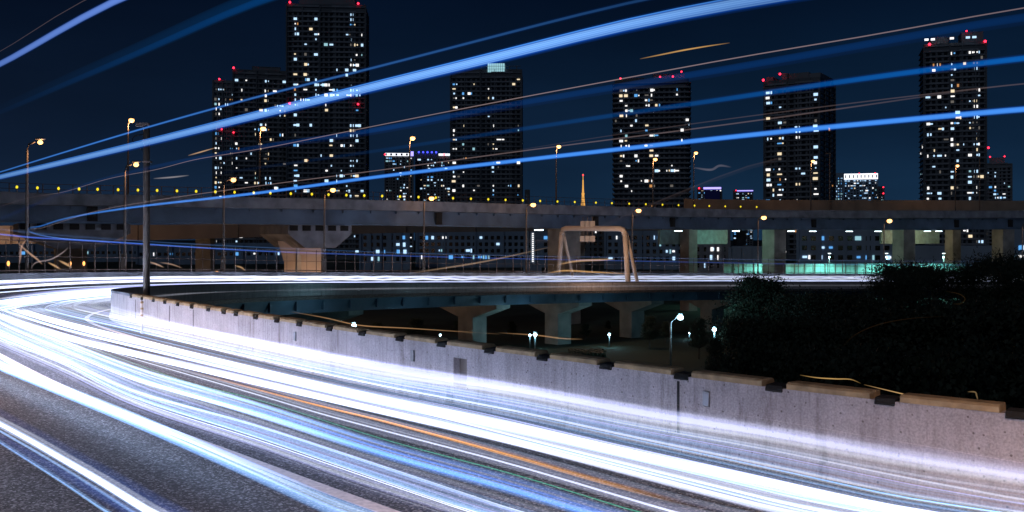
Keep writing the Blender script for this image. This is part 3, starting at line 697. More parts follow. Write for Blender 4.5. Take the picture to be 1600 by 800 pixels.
# the same kind of lamps continue along the near road, just outside the picture
street_lamp(rp(26, W+1.2, -.3), CZ+7.5, 'sodium street lamp at the outer road edge, behind the viewer', 'street lamps along the near road', 17000, rz=R(60), spot=128, lc=(1, .62, .46))
street_lamp(rp(52, W+1.2, -.3), CZ+7.5, 'sodium street lamp at the outer road edge, left outside the picture', 'street lamps along the near road', 9000, rz=R(40), spot=128, lc=(1, .62, .46))
for i, (x, d, zt, pw, lab) in enumerate([(-60, 138, 8.0, 2600, 'added sodium lamp hidden behind the ramp, lighting the beige viaduct, far left'), (160, 138, 8.0, 2600, 'added sodium lamp hidden behind the ramp, lighting the beige viaduct, left'), (330, 150, 8.0, 2200, 'added sodium lamp hidden behind the ramp, lighting the beige viaduct, nearer its middle'), (465, 112, 7.6, 700, 'added sodium lamp hidden behind the ramp, lighting the cream flared pier')]):
    p = at(x, 374, d); street_lamp(Vector((p.x, d, 0)), zt, lab, 'added lamps hidden behind the ramp', pw, lc=(1, .60, .38))  # added lamps, unseen behind the ramp, to brighten the beige viaduct and pier
# park lamps with white heads
for (x, y, d, lab, pw, hr) in [(a, b, c, e_, f_*1.4, g_) for a, b, c, e_, f_, g_ in [(1063, 496, 92, 'brightest white park lamp, below the ramp between the piers and the trees', 260, .33), (553, 509, 80, 'bright white park lamp peeping over the parapet left of centre', 120, .26),
        (688, 524, 95, 'small white park lamp over the parapet, right of the bright left one', 40, .14), (836, 523, 110, 'larger lamp of a close pair of park lamps left of the pale pier', 120, .30),
        (828, 524, 118, 'smaller lamp of a close pair of park lamps left of the pale pier', 40, .2), (952, 523, 120, 'small bluish park lamp between the two middle piers', 80, .2),
        (1116, 515, 84, 'park lamp low in front of the green-lit right pier', 160, .2), (1077, 521, 130, 'tiny park lamp right of the brightest one', 30, .14)]]:
    p = at(x, y, d); r = empty('park_lamp', (p.x, p.y, 0), label=lab, cat='lamp', group='white park lamps')
    mb = MB(); mb.tube([(-.9 if d == 92 else 0, 0, 0), (-.9 if d == 92 else 0, 0, p.z-.5), (-.3 if d == 92 else 0, 0, p.z+.05)], .09, 8); mb.build('pole', M['metal'], r, True)
    mb = MB(); mb.ball((0, 0, p.z), hr*(.85 if pw > 200 else .7), (1, 1, .8)); mb.build('lamp_glass', M['led'], r, True)
    mb = MB(); mb.box(0, .1, p.z+hr*.95, hr*1.2, hr*1.2, .06); mb.build('lamp_housing', M['metal'], r)
    lamp_light('lamp_light', r, (0, -.5, p.z-.1), (.35, .8, 1), pw)
# tubes on the soffit of the expressway
for i, x in enumerate((842, 1060, 1150, 1236, 1270, 1327, 1372, 1449, 1467)):
    s = s_up(x); p = up(s, 9, -2.97 if False else -2.93); X = (x-800)/F*p.y
    r = empty('soffit_light', (X, p.y, p.z), label='white tube light under the expressway deck, %s from the left' % ordw(i+1), cat='tube light', group='tube lights under the expressway')
    mb = MB(); mb.box(0, 0, -.1, 1.5, .35, .2); mb.build('fixture', M['metal'], r)
    mb = MB(); mb.box(0, 0, -.27, 1.3, .2, .12); mb.build('tube', M['fluo'], r)
    if x in (1150, 1236, 1327, 1449): lamp_light('lamp_light', r, (0, 1.0, -1.0), (.45, 1, .8) if x in (1150, 1327) else (1, .80, .45), 300 if x in (1150, 1327) else 520)
# barrier floods behind the far ramp (their glow is seen on the green panels)
for i, x in enumerate((1210, 1300, 1390, 1480)):
    p = at(x, 420, 190)
    r = empty('soffit_light', (p.x, p.y+1.5, 10.4), label='low white lamp before the green panel barrier, %s from the left' % ordw(i+1), cat='tube light', group='lamps lighting the green barrier')
    mb = MB(); mb.box(0, 0, 0, .6, .3, .12); mb.build('fixture', M['metal'], r); mb = MB(); mb.box(0, 0, -.11, .5, .2, .08); mb.build('tube', M['fluo'], r)
    mb = MB(); mb.tube([(0, .1, -10.4), (0, .1, -.1)], .06, 6); mb.build('pole', M['fence'], r)
    lamp_light('lamp_light', r, (0, 0, -.7), (.3, .95, .85), 3400, spot=162)

# ------------------------------------------------------------------ yellow markers on the expressway parapet
dm = MB(); dm.box(0, 0, .2, .08, .08, .4); dpole = dm.mesh('stem', M['fence']); dm = MB(); dm.ball((0, -.05, .5), .13, (1, .6, 1.2)); dgl = dm.mesh('marker_lens', M['yel'], True)
xs_m = [27, 59, 92, 124, 153, 185, 216, 246, 277, 307, 337, 367, 397, 423, 455, 488, 514, 542, 570, 598, 626, 655, 682, 709, 737, 764, 791, 818, 845, 872, 899, 932, 957, 984, 1010, 1036, 1061, 1086, 1109, 1134, 1158, 1183]
for i, x in enumerate(xs_m):
    r = empty('marker_light', up(s_up(x), .12, 0), label='yellow marker light on the expressway parapet, %s from the left' % ordw(i+1), cat='marker light', group='yellow marker lights along the expressway')
    link('stem', dpole, r); link('marker_lens', dgl, r)
om_ = MB(); om_.box(0, 0, .2, .1, .1, .4); ost = om_.mesh('stem', M['fence']); om_ = MB(); om_.ball((0, -.05, .55), .10, (1, .6, 1.7)); ogl = om_.mesh('marker_lens', M['orl'], True)
for i, x in enumerate((14, 41, 109, 131)):
    j = im+int(np.argmin(abs(XO[im:]-x))); r = empty('marker_light', PO[j], label='orange marker light on the outer ramp parapet at the far left, %s from the left' % ordw(i+1), cat='marker light', group='orange marker lights at the left')
    link('stem', ost, r); link('marker_lens', ogl, r)

# ------------------------------------------------------------------ road gantry
gl = rp(s_near(872, W+.4, 1, far=True)[0], W+.4, .6); gr_ = rp(s_near(982, .45, 1, far=True)[0], .45, .6)
ga = empty('sign_gantry', gl, 0, label='cream portal gantry with square lamp panels, spanning the far ramp', cat='gantry')
R2 = gr_-gl; dirv = Vector((R2.x, R2.y, 0)).normalized(); nv = Vector((-dirv.y, dirv.x, 0))
ztl = CZ+(HY-357)/F*gl.y-gl.z; ztr = CZ+(HY-357)/F*gr_.y-gl.z
mb = MB()
def leg(p0, p1, r0, r1): m_ = MB(); m_.tube([p0, p0.lerp(p1, .5), p1], [r0, (r0+r1)/2, r1], 10); m_.build('leg', M['gantry'], ga, True)
tl = Vector((0, 0, ztl))+dirv*.7; tr_ = Vector((R2.x, R2.y, ztr))-dirv*.6
leg(Vector((0, 0, -.3))+nv*.0, tl+Vector((0, 0, -.5)), .32, .32); leg(Vector((0, 0, -.3))+nv*2.2+dirv*.6, tl+nv*.3+Vector((0, 0, -.6)), .22, .22)
leg(R2+Vector((0, 0, -.58)), tr_+Vector((0, 0, -.5)), .36, .32); leg(R2+nv*1.9+Vector((0, 0, -.5)), tr_+nv*.3+Vector((0, 0, -.6)), .24, .22)
mb.tube([tl+Vector((0, 0, -.8)), tl+Vector((0, 0, -.15))+dirv*.25, tl+dirv*.9, tr_-dirv*.9, tr_+Vector((0, 0, -.15))-dirv*.25, tr_+Vector((0, 0, -.8))], .36, 10); mb.build('beam', M['gantry'], ga, True)
ang = 0.0
for row, (yy, hh) in enumerate(((350, 5), (373, 8))):
    for x in (911, 919.5, 928) if row == 0 else (910, 919.5, 928):
        t_ = (x-872)/(984-872); c = tl.lerp(tr_, t_); zz = CZ+(HY-yy)/F*(gl.y+c.y)-gl.z
        m_ = MB(); m_.box(c.x, c.y-.3, zz, .62, .25, .75); 
        m_.box(c.x, c.y-.45, zz+.12, .5, .05, .06); m_.box(c.x, c.y-.45, zz-.12, .5, .05, .06); m_.build('lamp_panel', M['gantry'], ga)
m_ = MB()
for x in (911, 919.5, 928):
    t_ = (x-872)/112; c = tl.lerp(tr_, t_); m_.box(c.x, c.y-.1, c.z-.2, .08, .08, 3.4)
m_.build('hanger', M['fence'], ga)
lamp_light('lamp_light', ga, (5, -17, 5.0), (1, .64, .42), 1500)  # fill light added in front to brighten the gantry, without a fitting

# ------------------------------------------------------------------ near pole behind the parapet, marker post
s = s_near(229, -.7, 1.0)[0]; b = rp(s, -.7, -.5); tz = CZ+(HY-196)/F*b.y-b.z
po = empty('camera_pole', b, label='plain brown pole behind the parapet at the left, cable loop at its top', cat='pole')
mb = MB(); mb.tube([(0, 0, 0), (0, 0, tz*.5), (0, 0, tz)], [.115, .11, .105], 12); mb.build('pole', M['pole'], po, True)
mb = MB(); mb.box(-.12, -.02, tz+.02, .42, .14, .12); mb.box(.02, 0, tz-.5, .26, .26, .06); mb.box(.02, 0, tz-1.2, .25, .25, .05); mb.build('top_bracket', M['fence'], po)
mb = MB(); mb.tube([(-.1, 0, tz-.3)]+[(-.1-.32*math.sin(a_)*1.0-.1*math.sin(2*a_), 0, tz-.3-.26*(1-math.cos(a_))) for a_ in np.linspace(.2, 3.0, 10)]+[(-.1, 0, tz-.85)], .016, 6); mb.build('cable', M['dark'], po)
s = s_near(219, .35, .5)[0] or s_near(240, .35, .5)[0]; b = rp(s, .3, 0)
dp_ = empty('delineator_post', b, label='slim striped reflector post beside the brown pole', cat='post')
mb = MB(); mb.tube([(0, 0, 0), (0, 0, .95)], .04, 8); mb.build('post', M['line'], dp_, True)
for z in (.3, .5, .7, .88): mb = MB(); mb.tube([(0, 0, z), (0, 0, z+.06)], .046, 8); mb.build('band', M['cap'], dp_, True)

# ------------------------------------------------------------------ trees
def tree_proto(seed, H, Rr, nclump, leaf, kind='pine'):
    leaf = int(leaf*2.2)
    rnd = random.Random(seed); tr = MB(); tips = []
    n = 7; pts = [Vector((rnd.uniform(-.02, .02)*H*i/n*2, rnd.uniform(-.02, .02)*H*i/n*2, H*.9*i/n)) for i in range(n+1)]
    tr.tube(pts, [.03*H*(1-.85*i/n) for i in range(n+1)], 7)
    for k_ in range(nclump):
        t_ = rnd.uniform(.32, 1); p0 = pts[min(n, int(t_*n))]; a_ = rnd.uniform(0, 6.283); ln = Rr*(1.05-.75*max(0, t_-.35)/.65)*rnd.uniform(.45, 1.1)
        tip = p0+Vector((math.cos(a_)*ln, math.sin(a_)*ln, ln*rnd.uniform(.05, .5)+H*.03))
        tr.tube([p0, p0.lerp(tip, .5)+Vector((0, 0, -.04*ln)), tip], [.007*H, .005*H, .002*H], 4); tips.append(tip)
        if rnd.random() < .6: tips.append(p0.lerp(tip, .6)+Vector((rnd.uniform(-.3, .3), rnd.uniform(-.3, .3), .2)))
    lf = MB()
    for tip in tips:
        cr_ = Rr*rnd.uniform(.16, .30)
        for _ in range(leaf):
            u = Vector((rnd.gauss(0, 1), rnd.gauss(0, 1), rnd.gauss(0, .6)))*cr_*.62
            c = tip+u; sz = rnd.uniform(.045, .09)*(1 if kind == 'pine' else 1.5)*H/8
            ax = Vector((rnd.gauss(0, 1), rnd.gauss(0, 1), rnd.gauss(.5, 1))).normalized(); bx = ax.cross(Vector((rnd.gauss(0, 1), rnd.gauss(0, 1), rnd.gauss(0, 1)))).normalized()
            wv = .25 if kind == 'pine' else .55; ln = 2.0 if kind == 'pine' else 1.2
            o = len(lf.v); lf.v += [tuple(c-bx*sz*wv), tuple(c+bx*sz*wv), tuple(c+bx*sz*wv*.4+ax*sz*ln), tuple(c-bx*sz*wv*.4+ax*sz*ln)]; lf.f.append((o, o+1, o+2, o+3))
    return tr.mesh('trunk', M['bark']), lf.mesh('crown', M['leaf'])
protos = [tree_proto(1, 10, 3.0, 70, 75), tree_proto(2, 10, 3.6, 80, 75), tree_proto(3, 10, 3.2, 75, 70, 'broad'), tree_proto(4, 10, 4.2, 90, 70, 'broad')]
tl_ = [ # x, ytop, d, proto, width, label
 (1188, 423, 95, 3, .95, 'round-topped black tree just right of the green-lit pier'), (1238, 448, 88, 2, .9, 'lower black tree right of the round-topped one'), (1165, 490, 70, 3, .55, 'dark tree below the round-topped tree'),
 (1290, 448, 80, 3, .95, 'low dark tree below the left part of the green barrier'), (1340, 446, 76, 2, 1, 'low dark tree below the middle of the green barrier'), (1422, 411, 74, 0, 1.1, 'pine with spiky top against the middle of the green barrier'),
 (1392, 428, 66, 1, .9, 'shorter pine left of the spiky middle pine'), (1466, 418, 70, 0, .9, 'slender pine right of the spiky middle pine'), (1522, 412, 72, 1, .9, 'pine left of the tallest pine'), (1566, 398, 66, 0, 1.1, 'tallest pine near the right picture edge'),
 (1612, 418, 58, 1, 1, 'pine cut by the right picture edge'), (1680, 415, 50, 0, 1, 'pine beyond the right picture edge'), (1330, 478, 50, 2, 1, 'dark tree below the green barrier, in front of the low ones'), (1230, 485, 52, 3, 1, 'leafy black tree below the round-topped one, nearer'),
 (1430, 462, 46, 3, 1, 'leafy black tree below the spiky middle pine'), (1540, 450, 44, 2, 1, 'leafy black tree below the tallest pine'), (1640, 455, 40, 3, 1, 'leafy tree at the lower right edge'),
 (1200, 520, 40, 3, .8, 'leafy black tree behind the parapet, right of the brightest park lamp'), (1300, 520, 36, 2, .8, 'leafy black tree behind the parapet joint at right'), (1400, 520, 33, 3, .8, 'black tree right behind the parapet below the pines'), (1500, 520, 31, 2, .8, 'black tree behind the parapet under the golden loop'), (1590, 515, 28, 3, .8, 'nearest black tree at the right edge'),
 (1015, 490, 118, 2, .7, 'dark park tree behind the middle piers'), (1092, 494, 108, 3, .55, 'park tree right of the brightest park lamp'), (1040, 500, 125, 2, .7, 'park tree left of the brightest park lamp'), (915, 505, 128, 3, .7, 'park tree behind the pale pier'), (800, 500, 130, 2, .8, 'park tree left of the pale pier'),
 (950, 500, 140, 2, .8, 'far park tree between the middle piers'), (650, 495, 125, 3, .9, 'park tree below the ramp at left'), (590, 500, 118, 2, .9, 'park tree below the ramp, above the bright left lamp'), (715, 500, 135, 3, .9, 'park tree below the ramp near the small lamp'), (1118, 520, 80, 2, .5, 'small tree in front of the green-lit right pier')]
for i, (x, yt, d, pr, kwid, lab) in enumerate(tl_):
    p = at(x, yt, d); H = p.z*(1.12 if pr < 2 else 1.02); o = empty('pine_tree' if pr < 2 else 'broadleaf_tree', (p.x, p.y, 0), i*2.3, label=lab, cat='tree', group='trees in the park below the ramp')
    k = H/10; kw = k*kwid
    for nm, me in zip(('trunk', 'crown'), protos[pr]):
        c = link(nm, me, o); c.scale = (kw, kw, k)
# clipped hedge in the park
hd = MB(); rnd = random.Random(9)
for _ in range(1500):
    p = at(rnd.uniform(890, 945), 374, 96+rnd.uniform(-1.5, 1.5)); z = rnd.uniform(.0, 1.0)+1.2
    hd.box(p.x, p.y, z, .25, .2, .2, rnd.uniform(0, 3))
tag(hd.build('hedge', M['leaf']), 'low hedge under the white park lamps between the piers', 'hedge')

# ------------------------------------------------------------------ light trails
def light_mesh(name, strands, nseg=8):
    mb = MB(); cols = []
    for pts, rad, col in strands:     # col: list of rgb per point
        mb.tube(pts, rad, nseg, cap=False)
        for c in col: cols += [c]*nseg
    me = mb.mesh(name, M['glow'], True)
    at_ = me.attributes.new('glow', 'FLOAT_COLOR', 'POINT')
    arr = np.ones((len(cols), 4), np.float32); arr[:, :3] = np.array(cols, np.float32); at_.data.foreach_set('color', arr.ravel())
    return me
def strand(qf, hf, rad, colf, s0=1.0, s1=303.0, step=None):
    out_p = []; out_c = []; out_r = []; s = s0
    while s < s1:
        q, h = qf(s), hf(s); out_p.append(rp(s, q, h)); out_c.append(colf(s)); out_r.append(rad(s) if callable(rad) else rad)
        s += .25 if 26 < s < 46 else (.5 if 46 <= s < 70 else (1.0 if s < 120 else 2.0))
    return out_p, out_r, out_c
def through(wps, h):
    """lateral offset q(s) of a lamp carried at height h, from the places where its path is seen"""
    C_ = catmull([(x, y, 0) for x, y in sorted(wps)], 5)
    r = [solve_q(x, y, h) for x, y, _ in C_]; r = sorted([a for a in r if a])
    S = np.array([a[0] for a in r]); Q = np.array([a[1] for a in r]); return S, Q
def interp_q(S, Q): return lambda s: float(np.interp(s, S, Q))
def fixed_q(wps):
    """height h(s) over the lane for lamps with given lane offset: wps = (x, y, q)"""
    out = []; near = [w_ for w_ in wps if len(w_) == 3]; far_ = [w_ for w_ in wps if len(w_) > 3]
    def dense(a, tail):
        if len(a) < 2: return [tuple(k)+tail for k in a]
        a = sorted(a); C_ = catmull([(k[0], k[1], k[2]) for k in a], 6); return [tuple(k)+tail for k in C_]
    for w_ in dense(near, ())+dense([k[:3] for k in far_], (1,)):
        x, y, q = w_[:3]; far = len(w_) > 3
        s, im_ = s_near(x, q, 3.5, far=far)
        if s is None: s = RS[im_]
        p = rp(s, q, 0); out.append((s, q, CZ+(HY-y)/F*p.y-p.z))
    out.sort(); S = [a[0] for a in out]; Q = [a[1] for a in out]; Hh = [a[2] for a in out]
    return S, Q, Hh
def smoothed(S, V):
    ss = np.arange(0, 306, .1); v = np.interp(ss, S, V)
    for _ in range(18): v[1:-1] = (v[:-2]+2*v[1:-1]+v[2:])/4
    return lambda s: float(np.interp(s, ss, v))
def GX(q, near, far=()):
    out = []
    for x, v in near:
        s_, im_ = s_near(x, q, .5); out.append((s_ if s_ is not None else float(RS[im_]), v))
    return sorted(out)+list(far)
def waves(amp, lam, ph=0): return lambda s: amp*math.sin(s*6.283/lam+ph)
WHITE = (.78, .84, 1.0); BLUE = (.10, .30, 1.0); LBLUE = (.30, .55, 1.0); CYAN = (.1, .9, .8); ORG = (1.0, .42, .07); LAV = (.42, .45, .85); PINK = (.85, .6, .6)
def cmul(c, k): return tuple(a*k for a in c)

# --- high trails: marker lamps of tall lorries and buses, 3.3 to 4.6 m above the lane
def high(name, label, wps, rad, layers, glow=None, grp='high light trails of tall vehicles', s0=1, s1=303, wob=None):
    S, Q, Hh = fixed_q(wps); q = smoothed(S, Q); h = smoothed(S, Hh)
    gS = [a[0] for a in glow] if glow else [0]; gV = [a[1] for a in glow] if glow else [1]
    st = []
    for (dr, dh, c, k_) in layers:
        st.append(strand(q, (lambda s, dh=dh: h(s)+dh*rad+(wob(s) if wob else 0)), (lambda s, dr=dr: dr*rad*(1+.0*s)), (lambda s, c=c, k_=k_: cmul(c, k_*float(np.interp(s, gS, gV)))), s0, s1))
    o = link(name, light_mesh(name, st, 10)); tag(o, label, 'light trail', grp); return o, S, Hh
def sx(x, q): return s_near(x, q, 3.5)[0]
qA = 2.7; AB = (.07, .30, .84); BE = (.004, .075, .50); BC = (.26, .52, .70)
high('light_trail', 'bright blue light trail from the right edge down to a hairpin bend at the left', [(1600, 170, qA), (1200, 208, qA), (800, 252, qA), (600, 275, qA), (400, 302, qA), (200, 325, qA), (100, 342, qA), (62, 354, qA), (100, 373, qA, 1), (200, 379, qA, 1), (400, 391, qA, 1), (800, 403, qA, 1)],
     .022, [(1, 0, AB, 1.0), (1.4, 0, BE, .5)], GX(qA, [(1600, .85), (1200, .9), (800, 1.15), (400, 1.5), (200, 1.7), (100, 1.2), (62, 1.5)], [(66, 2.0), (74, 1.8), (84, .9), (110, .2), (140, .0), (300, 0)]))
high('light_trail', 'thin pinkish light trail just above the blue hairpin trail, looping back with it', [(1600, 128, qA+.1), (1200, 186, qA+.1), (800, 238, qA), (600, 265, qA), (400, 291, qA), (250, 312, qA), (150, 330, qA), (64, 357, qA), (100, 373, qA, 1), (200, 379, qA+.3, 1), (400, 391, qA+.3, 1), (1200, 411, qA+.3, 1)], .007, [(1, 0, PINK, .38)], GX(qA, [(1600, .0), (1300, .25), (800, .5), (400, 1), (62, 2.2)], [(75, 1.3), (95, .1), (300, 0)]))
qB = 6.2
GB = GX(qB, [(1200, .45), (1000, .75), (800, 1.0), (400, 1.2), (0, 1.4)], [(55, .8), (75, .2), (300, .05)])
BW = [(1215, -6, qB), (1000, 34, qB), (800, 84, qB), (600, 132, qB), (400, 181, qB), (200, 230, qB), (0, 277, qB)]
high('light_trail', 'broadest blue-white light trail, rising from the left edge to the top right of centre', BW,
      .038, [(.95, 0, BE, 1.0), (.78, .05, BC, .62), (.45, .25, BC, .25), (1.25, 0, BE, .35), (.10, .95, AB, 1.2), (.05, .6, BC, .5), (.07, -.3, BC, .4), (.04, .3, BC, .5), (.09, -.62, BC, .35), (.04, 0, BC, .4)], GB)
high('light_trail', 'slim blue light trail just above the broadest one', [(1010, -4, qB), (800, 50, qB), (600, 102, qB), (400, 152, qB), (230, 199, qB), (100, 238, qB), (0, 269, qB)], .0085, [(1, 0, AB, .8), (1.8, 0, BE, .3)], GX(qB, [(1010, .15), (600, .45), (400, .9), (200, 1.7), (0, 1.9)], [(70, .1), (300, 0)]))
high('light_trail', 'steep bright blue light trail crossing the top left corner', [(190, -8, 8.6), (100, 44, 8.6), (0, 103, 8.6)], .0165, [(1, 0, (.18, .33, .85), 1.1), (1.3, 0, BE, .4)], [(0, 1), (50, 1.1), (80, 0), (300, 0)])
high('light_trail', 'hair-thin grey light trail in the top left corner', [(130, -4, 8.6), (60, 44, 8.6), (0, 84, 8.6)], .0022, [(1, 0, PINK, .14)], [(0, 1), (55, 1), (80, 0), (300, 0)])
high('light_trail', 'wide faint blue light trail fading out towards the left edge', [(400, -5, 7.6), (230, 72, 7.6), (100, 128, 7.6), (0, 172, 7.6)], .05, [(.42, -.45, (.0, .07, .30), .42), (1, 0, (.0, .045, .16), .42)], GX(7.6, [(400, 1), (230, .75), (100, .4), (0, .12)], [(66, 0), (300, 0)]))
high('light_trail', 'thin wavy pink-white light trail from the left edge up to the top right corner', [(1600, 8, 5.2), (1400, 50, 5.2), (1200, 81, 5.2), (1060, 107, 5.2), (800, 155, 5.2), (570, 200, 5.2), (400, 234, 5.2), (300, 250, 5.2), (250, 264, 5.2), (170, 279, 5.2), (100, 300, 5.2), (40, 310, 5.2), (0, 323, 5.2)], .0040, [(1, 0, PINK, .42)], GX(5.2, [(1600, .5), (1060, .8), (570, 1), (250, 1.2), (0, 1.2)], [(75, .4), (90, 0), (300, 0)]))
high('light_trail', 'wide dim blue light trail along the underside of the wavy pink one', [(1600, 24, 5.0), (1200, 97, 5.0), (800, 163, 5.0), (570, 206, 5.0), (400, 230, 5.0), (150, 283, 5.0), (0, 342, 5.0)], .024, [(1, 0, (.0, .06, .28), .42), (1.5, -.4, BE, .10)], GX(5, [(1600, .35), (1200, .5), (800, .55), (600, 1.0), (400, .6), (150, .4), (0, .8)], [(60, .8), (80, 0), (300, .0)]))
high('light_trail', 'medium blue light trail from the right edge over the three right towers', [(1600, 90, 3.4), (1310, 128, 3.4), (1200, 145, 3.4), (1000, 174, 3.4), (800, 204, 3.4), (600, 234, 3.4), (300, 277, 3.4)], .021, [(1, 0, (.0, .13, .50), .75), (1.5, 0, BE, .2)], GX(3.4, [(1600, .85), (1300, .6), (1000, .28), (800, .2), (600, .1), (300, 0)], [(300, 0)]))
high('light_trail', 'faint grey light trail between the medium blue and the bright blue one at right', [(1600, 130, 2.6), (1300, 165, 2.6), (1000, 205, 2.6), (700, 252, 2.6)], .006, [(1, 0, PINK, .07)], GX(2.6, [(1600, 1), (1000, .7), (700, 0)], [(300, 0)]))
high('light_trail', 'thin blue light trail low along the far fence, from the left edge to the trees', [(0, 366, 7.6, 1), (50, 371, 7.6, 1), (100, 374, 7.6, 1), (200, 380, 7.6, 1), (400, 392, 7.6, 1), (600, 399, 7.6, 1), (800, 404, 7.6, 1), (1000, 408, 7.6, 1), (1200, 412, 7.6, 1)], .04, [(1, 0, (.10, .20, .9), .9), (1.8, 0, BE, .35)], [(0, 0), (60, 2), (85, 1.3), (120, .5), (170, .4), (220, .3), (300, .1)], s0=60)
high('light_trail', 'faint pale diagonal light trail from the gantry up past the black tower', [(1200, 245, 3.0), (1090, 292, 3.0), (960, 345, 3.0), (900, 378, 3.0)], .02, [(1, 0, PINK, .009), (.35, .6, PINK, .02)], [(0, .4), (40, 1), (60, 1)], s0=sx(1215, 3.0), s1=sx(800, 3.0) or 30)
# short golden flares and squiggles: reflections put in as glowing tubes in the air
def squiggle(label, pts, rad, k=1.0, col=(1, .55, .18), d=14.0):
    n = len(pts); P_ = np.array([(x, y, 0) for x, y in pts], float); C_ = catmull(P_, 8); V = [at(a, b, d+.04*i) for i, (a, b, _) in enumerate(C_)]
    m = len(V); ks = [k*math.sin(math.pi*(i+.6)/(m+.2))**.7 for i in range(m)]
    o = link('light_trail', light_mesh('light_trail', [(V, [rad*(.4+.6*abs(q_)/k) for q_ in ks], [cmul(col, q_) for q_ in ks])], 8)); tag(o, label, 'light trail', 'short golden light squiggles')
squiggle('golden light flare above the round-cornered tower', [(1000, 92), (1040, 84), (1065, 79), (1100, 73), (1140, 67)], .012, .9, (1, .55, .15))
squiggle('short golden dash left of the leftmost tower', [(294, 243), (312, 238), (336, 231)], .01, .8, (1, .6, .3))
squiggle('short pale dash left of the leftmost tower under the pink trail', [(240, 279), (268, 277), (295, 274)], .013, .4, (.8, .7, .7))
squiggle('pale dash right of the round-cornered tower', [(1084, 262), (1112, 265), (1124, 259), (1142, 261)], .02, .22, (.8, .7, .8))
squiggle('golden squiggle over the parapet cap at right', [(1250, 586), (1275, 590), (1305, 592), (1330, 593), (1345, 599)], .010, .9, (1, .6, .2), 15)
squiggle('long golden streak sliding down over the parapet cap at right', [(1350, 601), (1400, 613), (1450, 625), (1484, 633)], .008, .9, (1, .6, .25), 13)
squiggle('small golden hook above the parapet near the right edge', [(1512, 612), (1524, 613), (1526, 618), (1528, 626)], .012, .8, (1, .65, .3), 14)
squiggle('thin golden line above the parapet left of centre', [(455, 487), (510, 497), (560, 508), (640, 513), (780, 522)], .02, .35, (1, .55, .25), 30)
squiggle('golden line in front of the pale pier', [(780, 520), (840, 524), (880, 529), (910, 530)], .03, .30, (1, .55, .25), 40)
squiggle('golden flare in the fence left of the gantry', [(855, 427), (880, 423), (925, 425), (985, 428)], .10, .5, (1, .55, .2), 105)
squiggle('golden brush of light through the left gantry leg', [(870, 414), (900, 408), (940, 406), (960, 405)], .12, .45, (1, .6, .3), 105)
squiggle('pale diagonal streak from the ramp up to the gantry', [(640, 427), (700, 418), (760, 408), (860, 386)], .10, .22, (1, .65, .4), 105)
squiggle('curled orange squiggle at the far left, hanging', [(42, 373), (34, 385), (32, 400), (31, 412)], .07, .35, (1, .6, .45), 62)
squiggle('orange squiggle sloping down at the far left', [(26, 378), (45, 395), (58, 405), (66, 413)], .07, .4, (1, .6, .4), 62)
squiggle('pale squiggle bending up to the hairpin at left', [(48, 420), (55, 411), (80, 405), (100, 393), (107, 386)], .05, .25, (.9, .7, .7), 62)
squiggle('orange dash above the white streaks at left', [(92, 407), (104, 413), (112, 418)], .08, .55, (1, .6, .3), 62)
squiggle('second orange dash above the white streaks at left', [(75, 410), (85, 415), (95, 421)], .07, .5, (1, .6, .3), 62)
squiggle('pale dash right of the brown pole', [(232, 409), (245, 413), (256, 418)], .08, .4, (1, .65, .45), 80)
squiggle('faint long arc right of the brown pole', [(250, 410), (268, 413), (285, 419)], .07, .25, (1, .65, .45), 80)
squiggle('short orange dash on the far fence foot', [(367, 415), (377, 418), (383, 423)], .09, .4, (1, .6, .3), 90)
squiggle('loop of faint gold in the trees at right', [(1478, 455), (1500, 460), (1508, 467), (1502, 474), (1488, 475)], .006, .08, (1, .55, .2), 20)
squiggle('faint golden arc rising in the thicket', [(1315, 543), (1335, 524), (1370, 508), (1420, 498), (1480, 494)], .012, .012, (1, .5, .2), 19)

# --- lamp streams near the road surface
def stream(name, label, top, bot, n, rad, colours, inten, h=.55, even=False, seed=0, glow=None, kind='stuff', jit=.0, cat='light streaks', grp=None, s0=1.0, s1=303.0, wave=0.0, powr=1.0):
    rnd = random.Random(seed); St, Qt = through(top, h); Sb, Qb = through(bot, h); out = []
    gS = [a[0] for a in glow] if glow else [0]; gV = [a[1] for a in glow] if glow else [1]
    for i in range(n):
        t_ = ((i+.5)/n if n > 1 else .5)+rnd.uniform(-.4, .4)/n
        qa, qb = interp_q(St, Qt), interp_q(Sb, Qb); c = rnd.choice(colours); k_ = inten*(rnd.uniform(.8, 1.2) if even else rnd.choice((.08, .3, .7, 1.3, 2.6)))*powr if n > 1 else inten
        ph = rnd.uniform(0, 6); lam = rnd.uniform(17, 50); am = rnd.uniform(.25, .6); rr_ = rad*rnd.uniform(.5, 1.7) if n > 1 else rad
        w1 = rnd.uniform(2.2, 3.6); wa = wave*rnd.uniform(.3, 1)
        hh = h+rnd.uniform(-.012, .012)*(n > 1)
        q0 = float(qa(St.mean())*(1-t_)+qb(Sb.mean())*t_)
        f_q = lambda s, qa=qa, qb=qb, t_=t_, ph=ph: (qa(s)*(1-t_)+qb(s)*t_)+.03*math.sin(s/9+ph)
        f_h = lambda s, hh=hh, wa=wa, w1=w1, ph=ph: hh+(wa*math.sin(s*6.283/w1+ph)*min(1, max(0, (s-90)/30)))
        f_c = lambda s, c=c, k_=k_, am=am, lam=lam, ph=ph: cmul(c, k_*(1+am*math.sin(s*6.283/lam+ph))*float(np.interp(s, gS, gV)))
        out.append(strand(f_q, f_h, (lambda s, r=rr_: r*(1+.012*max(0, s-60))), f_c, s0, s1))
    o = link(name, light_mesh(name, out, 6)); tag(o, label, cat, grp, kind); return o
FAR = [(75, 1.8), (100, 1.0), (140, .6), (200, .35), (300, .25)]
def FGq(q, a=1.0, b=1.0, c=1.5, d=2.6): return GX(q, [(1600, a*.75), (1200, a), (800, b), (400, c), (150, d)], FAR)
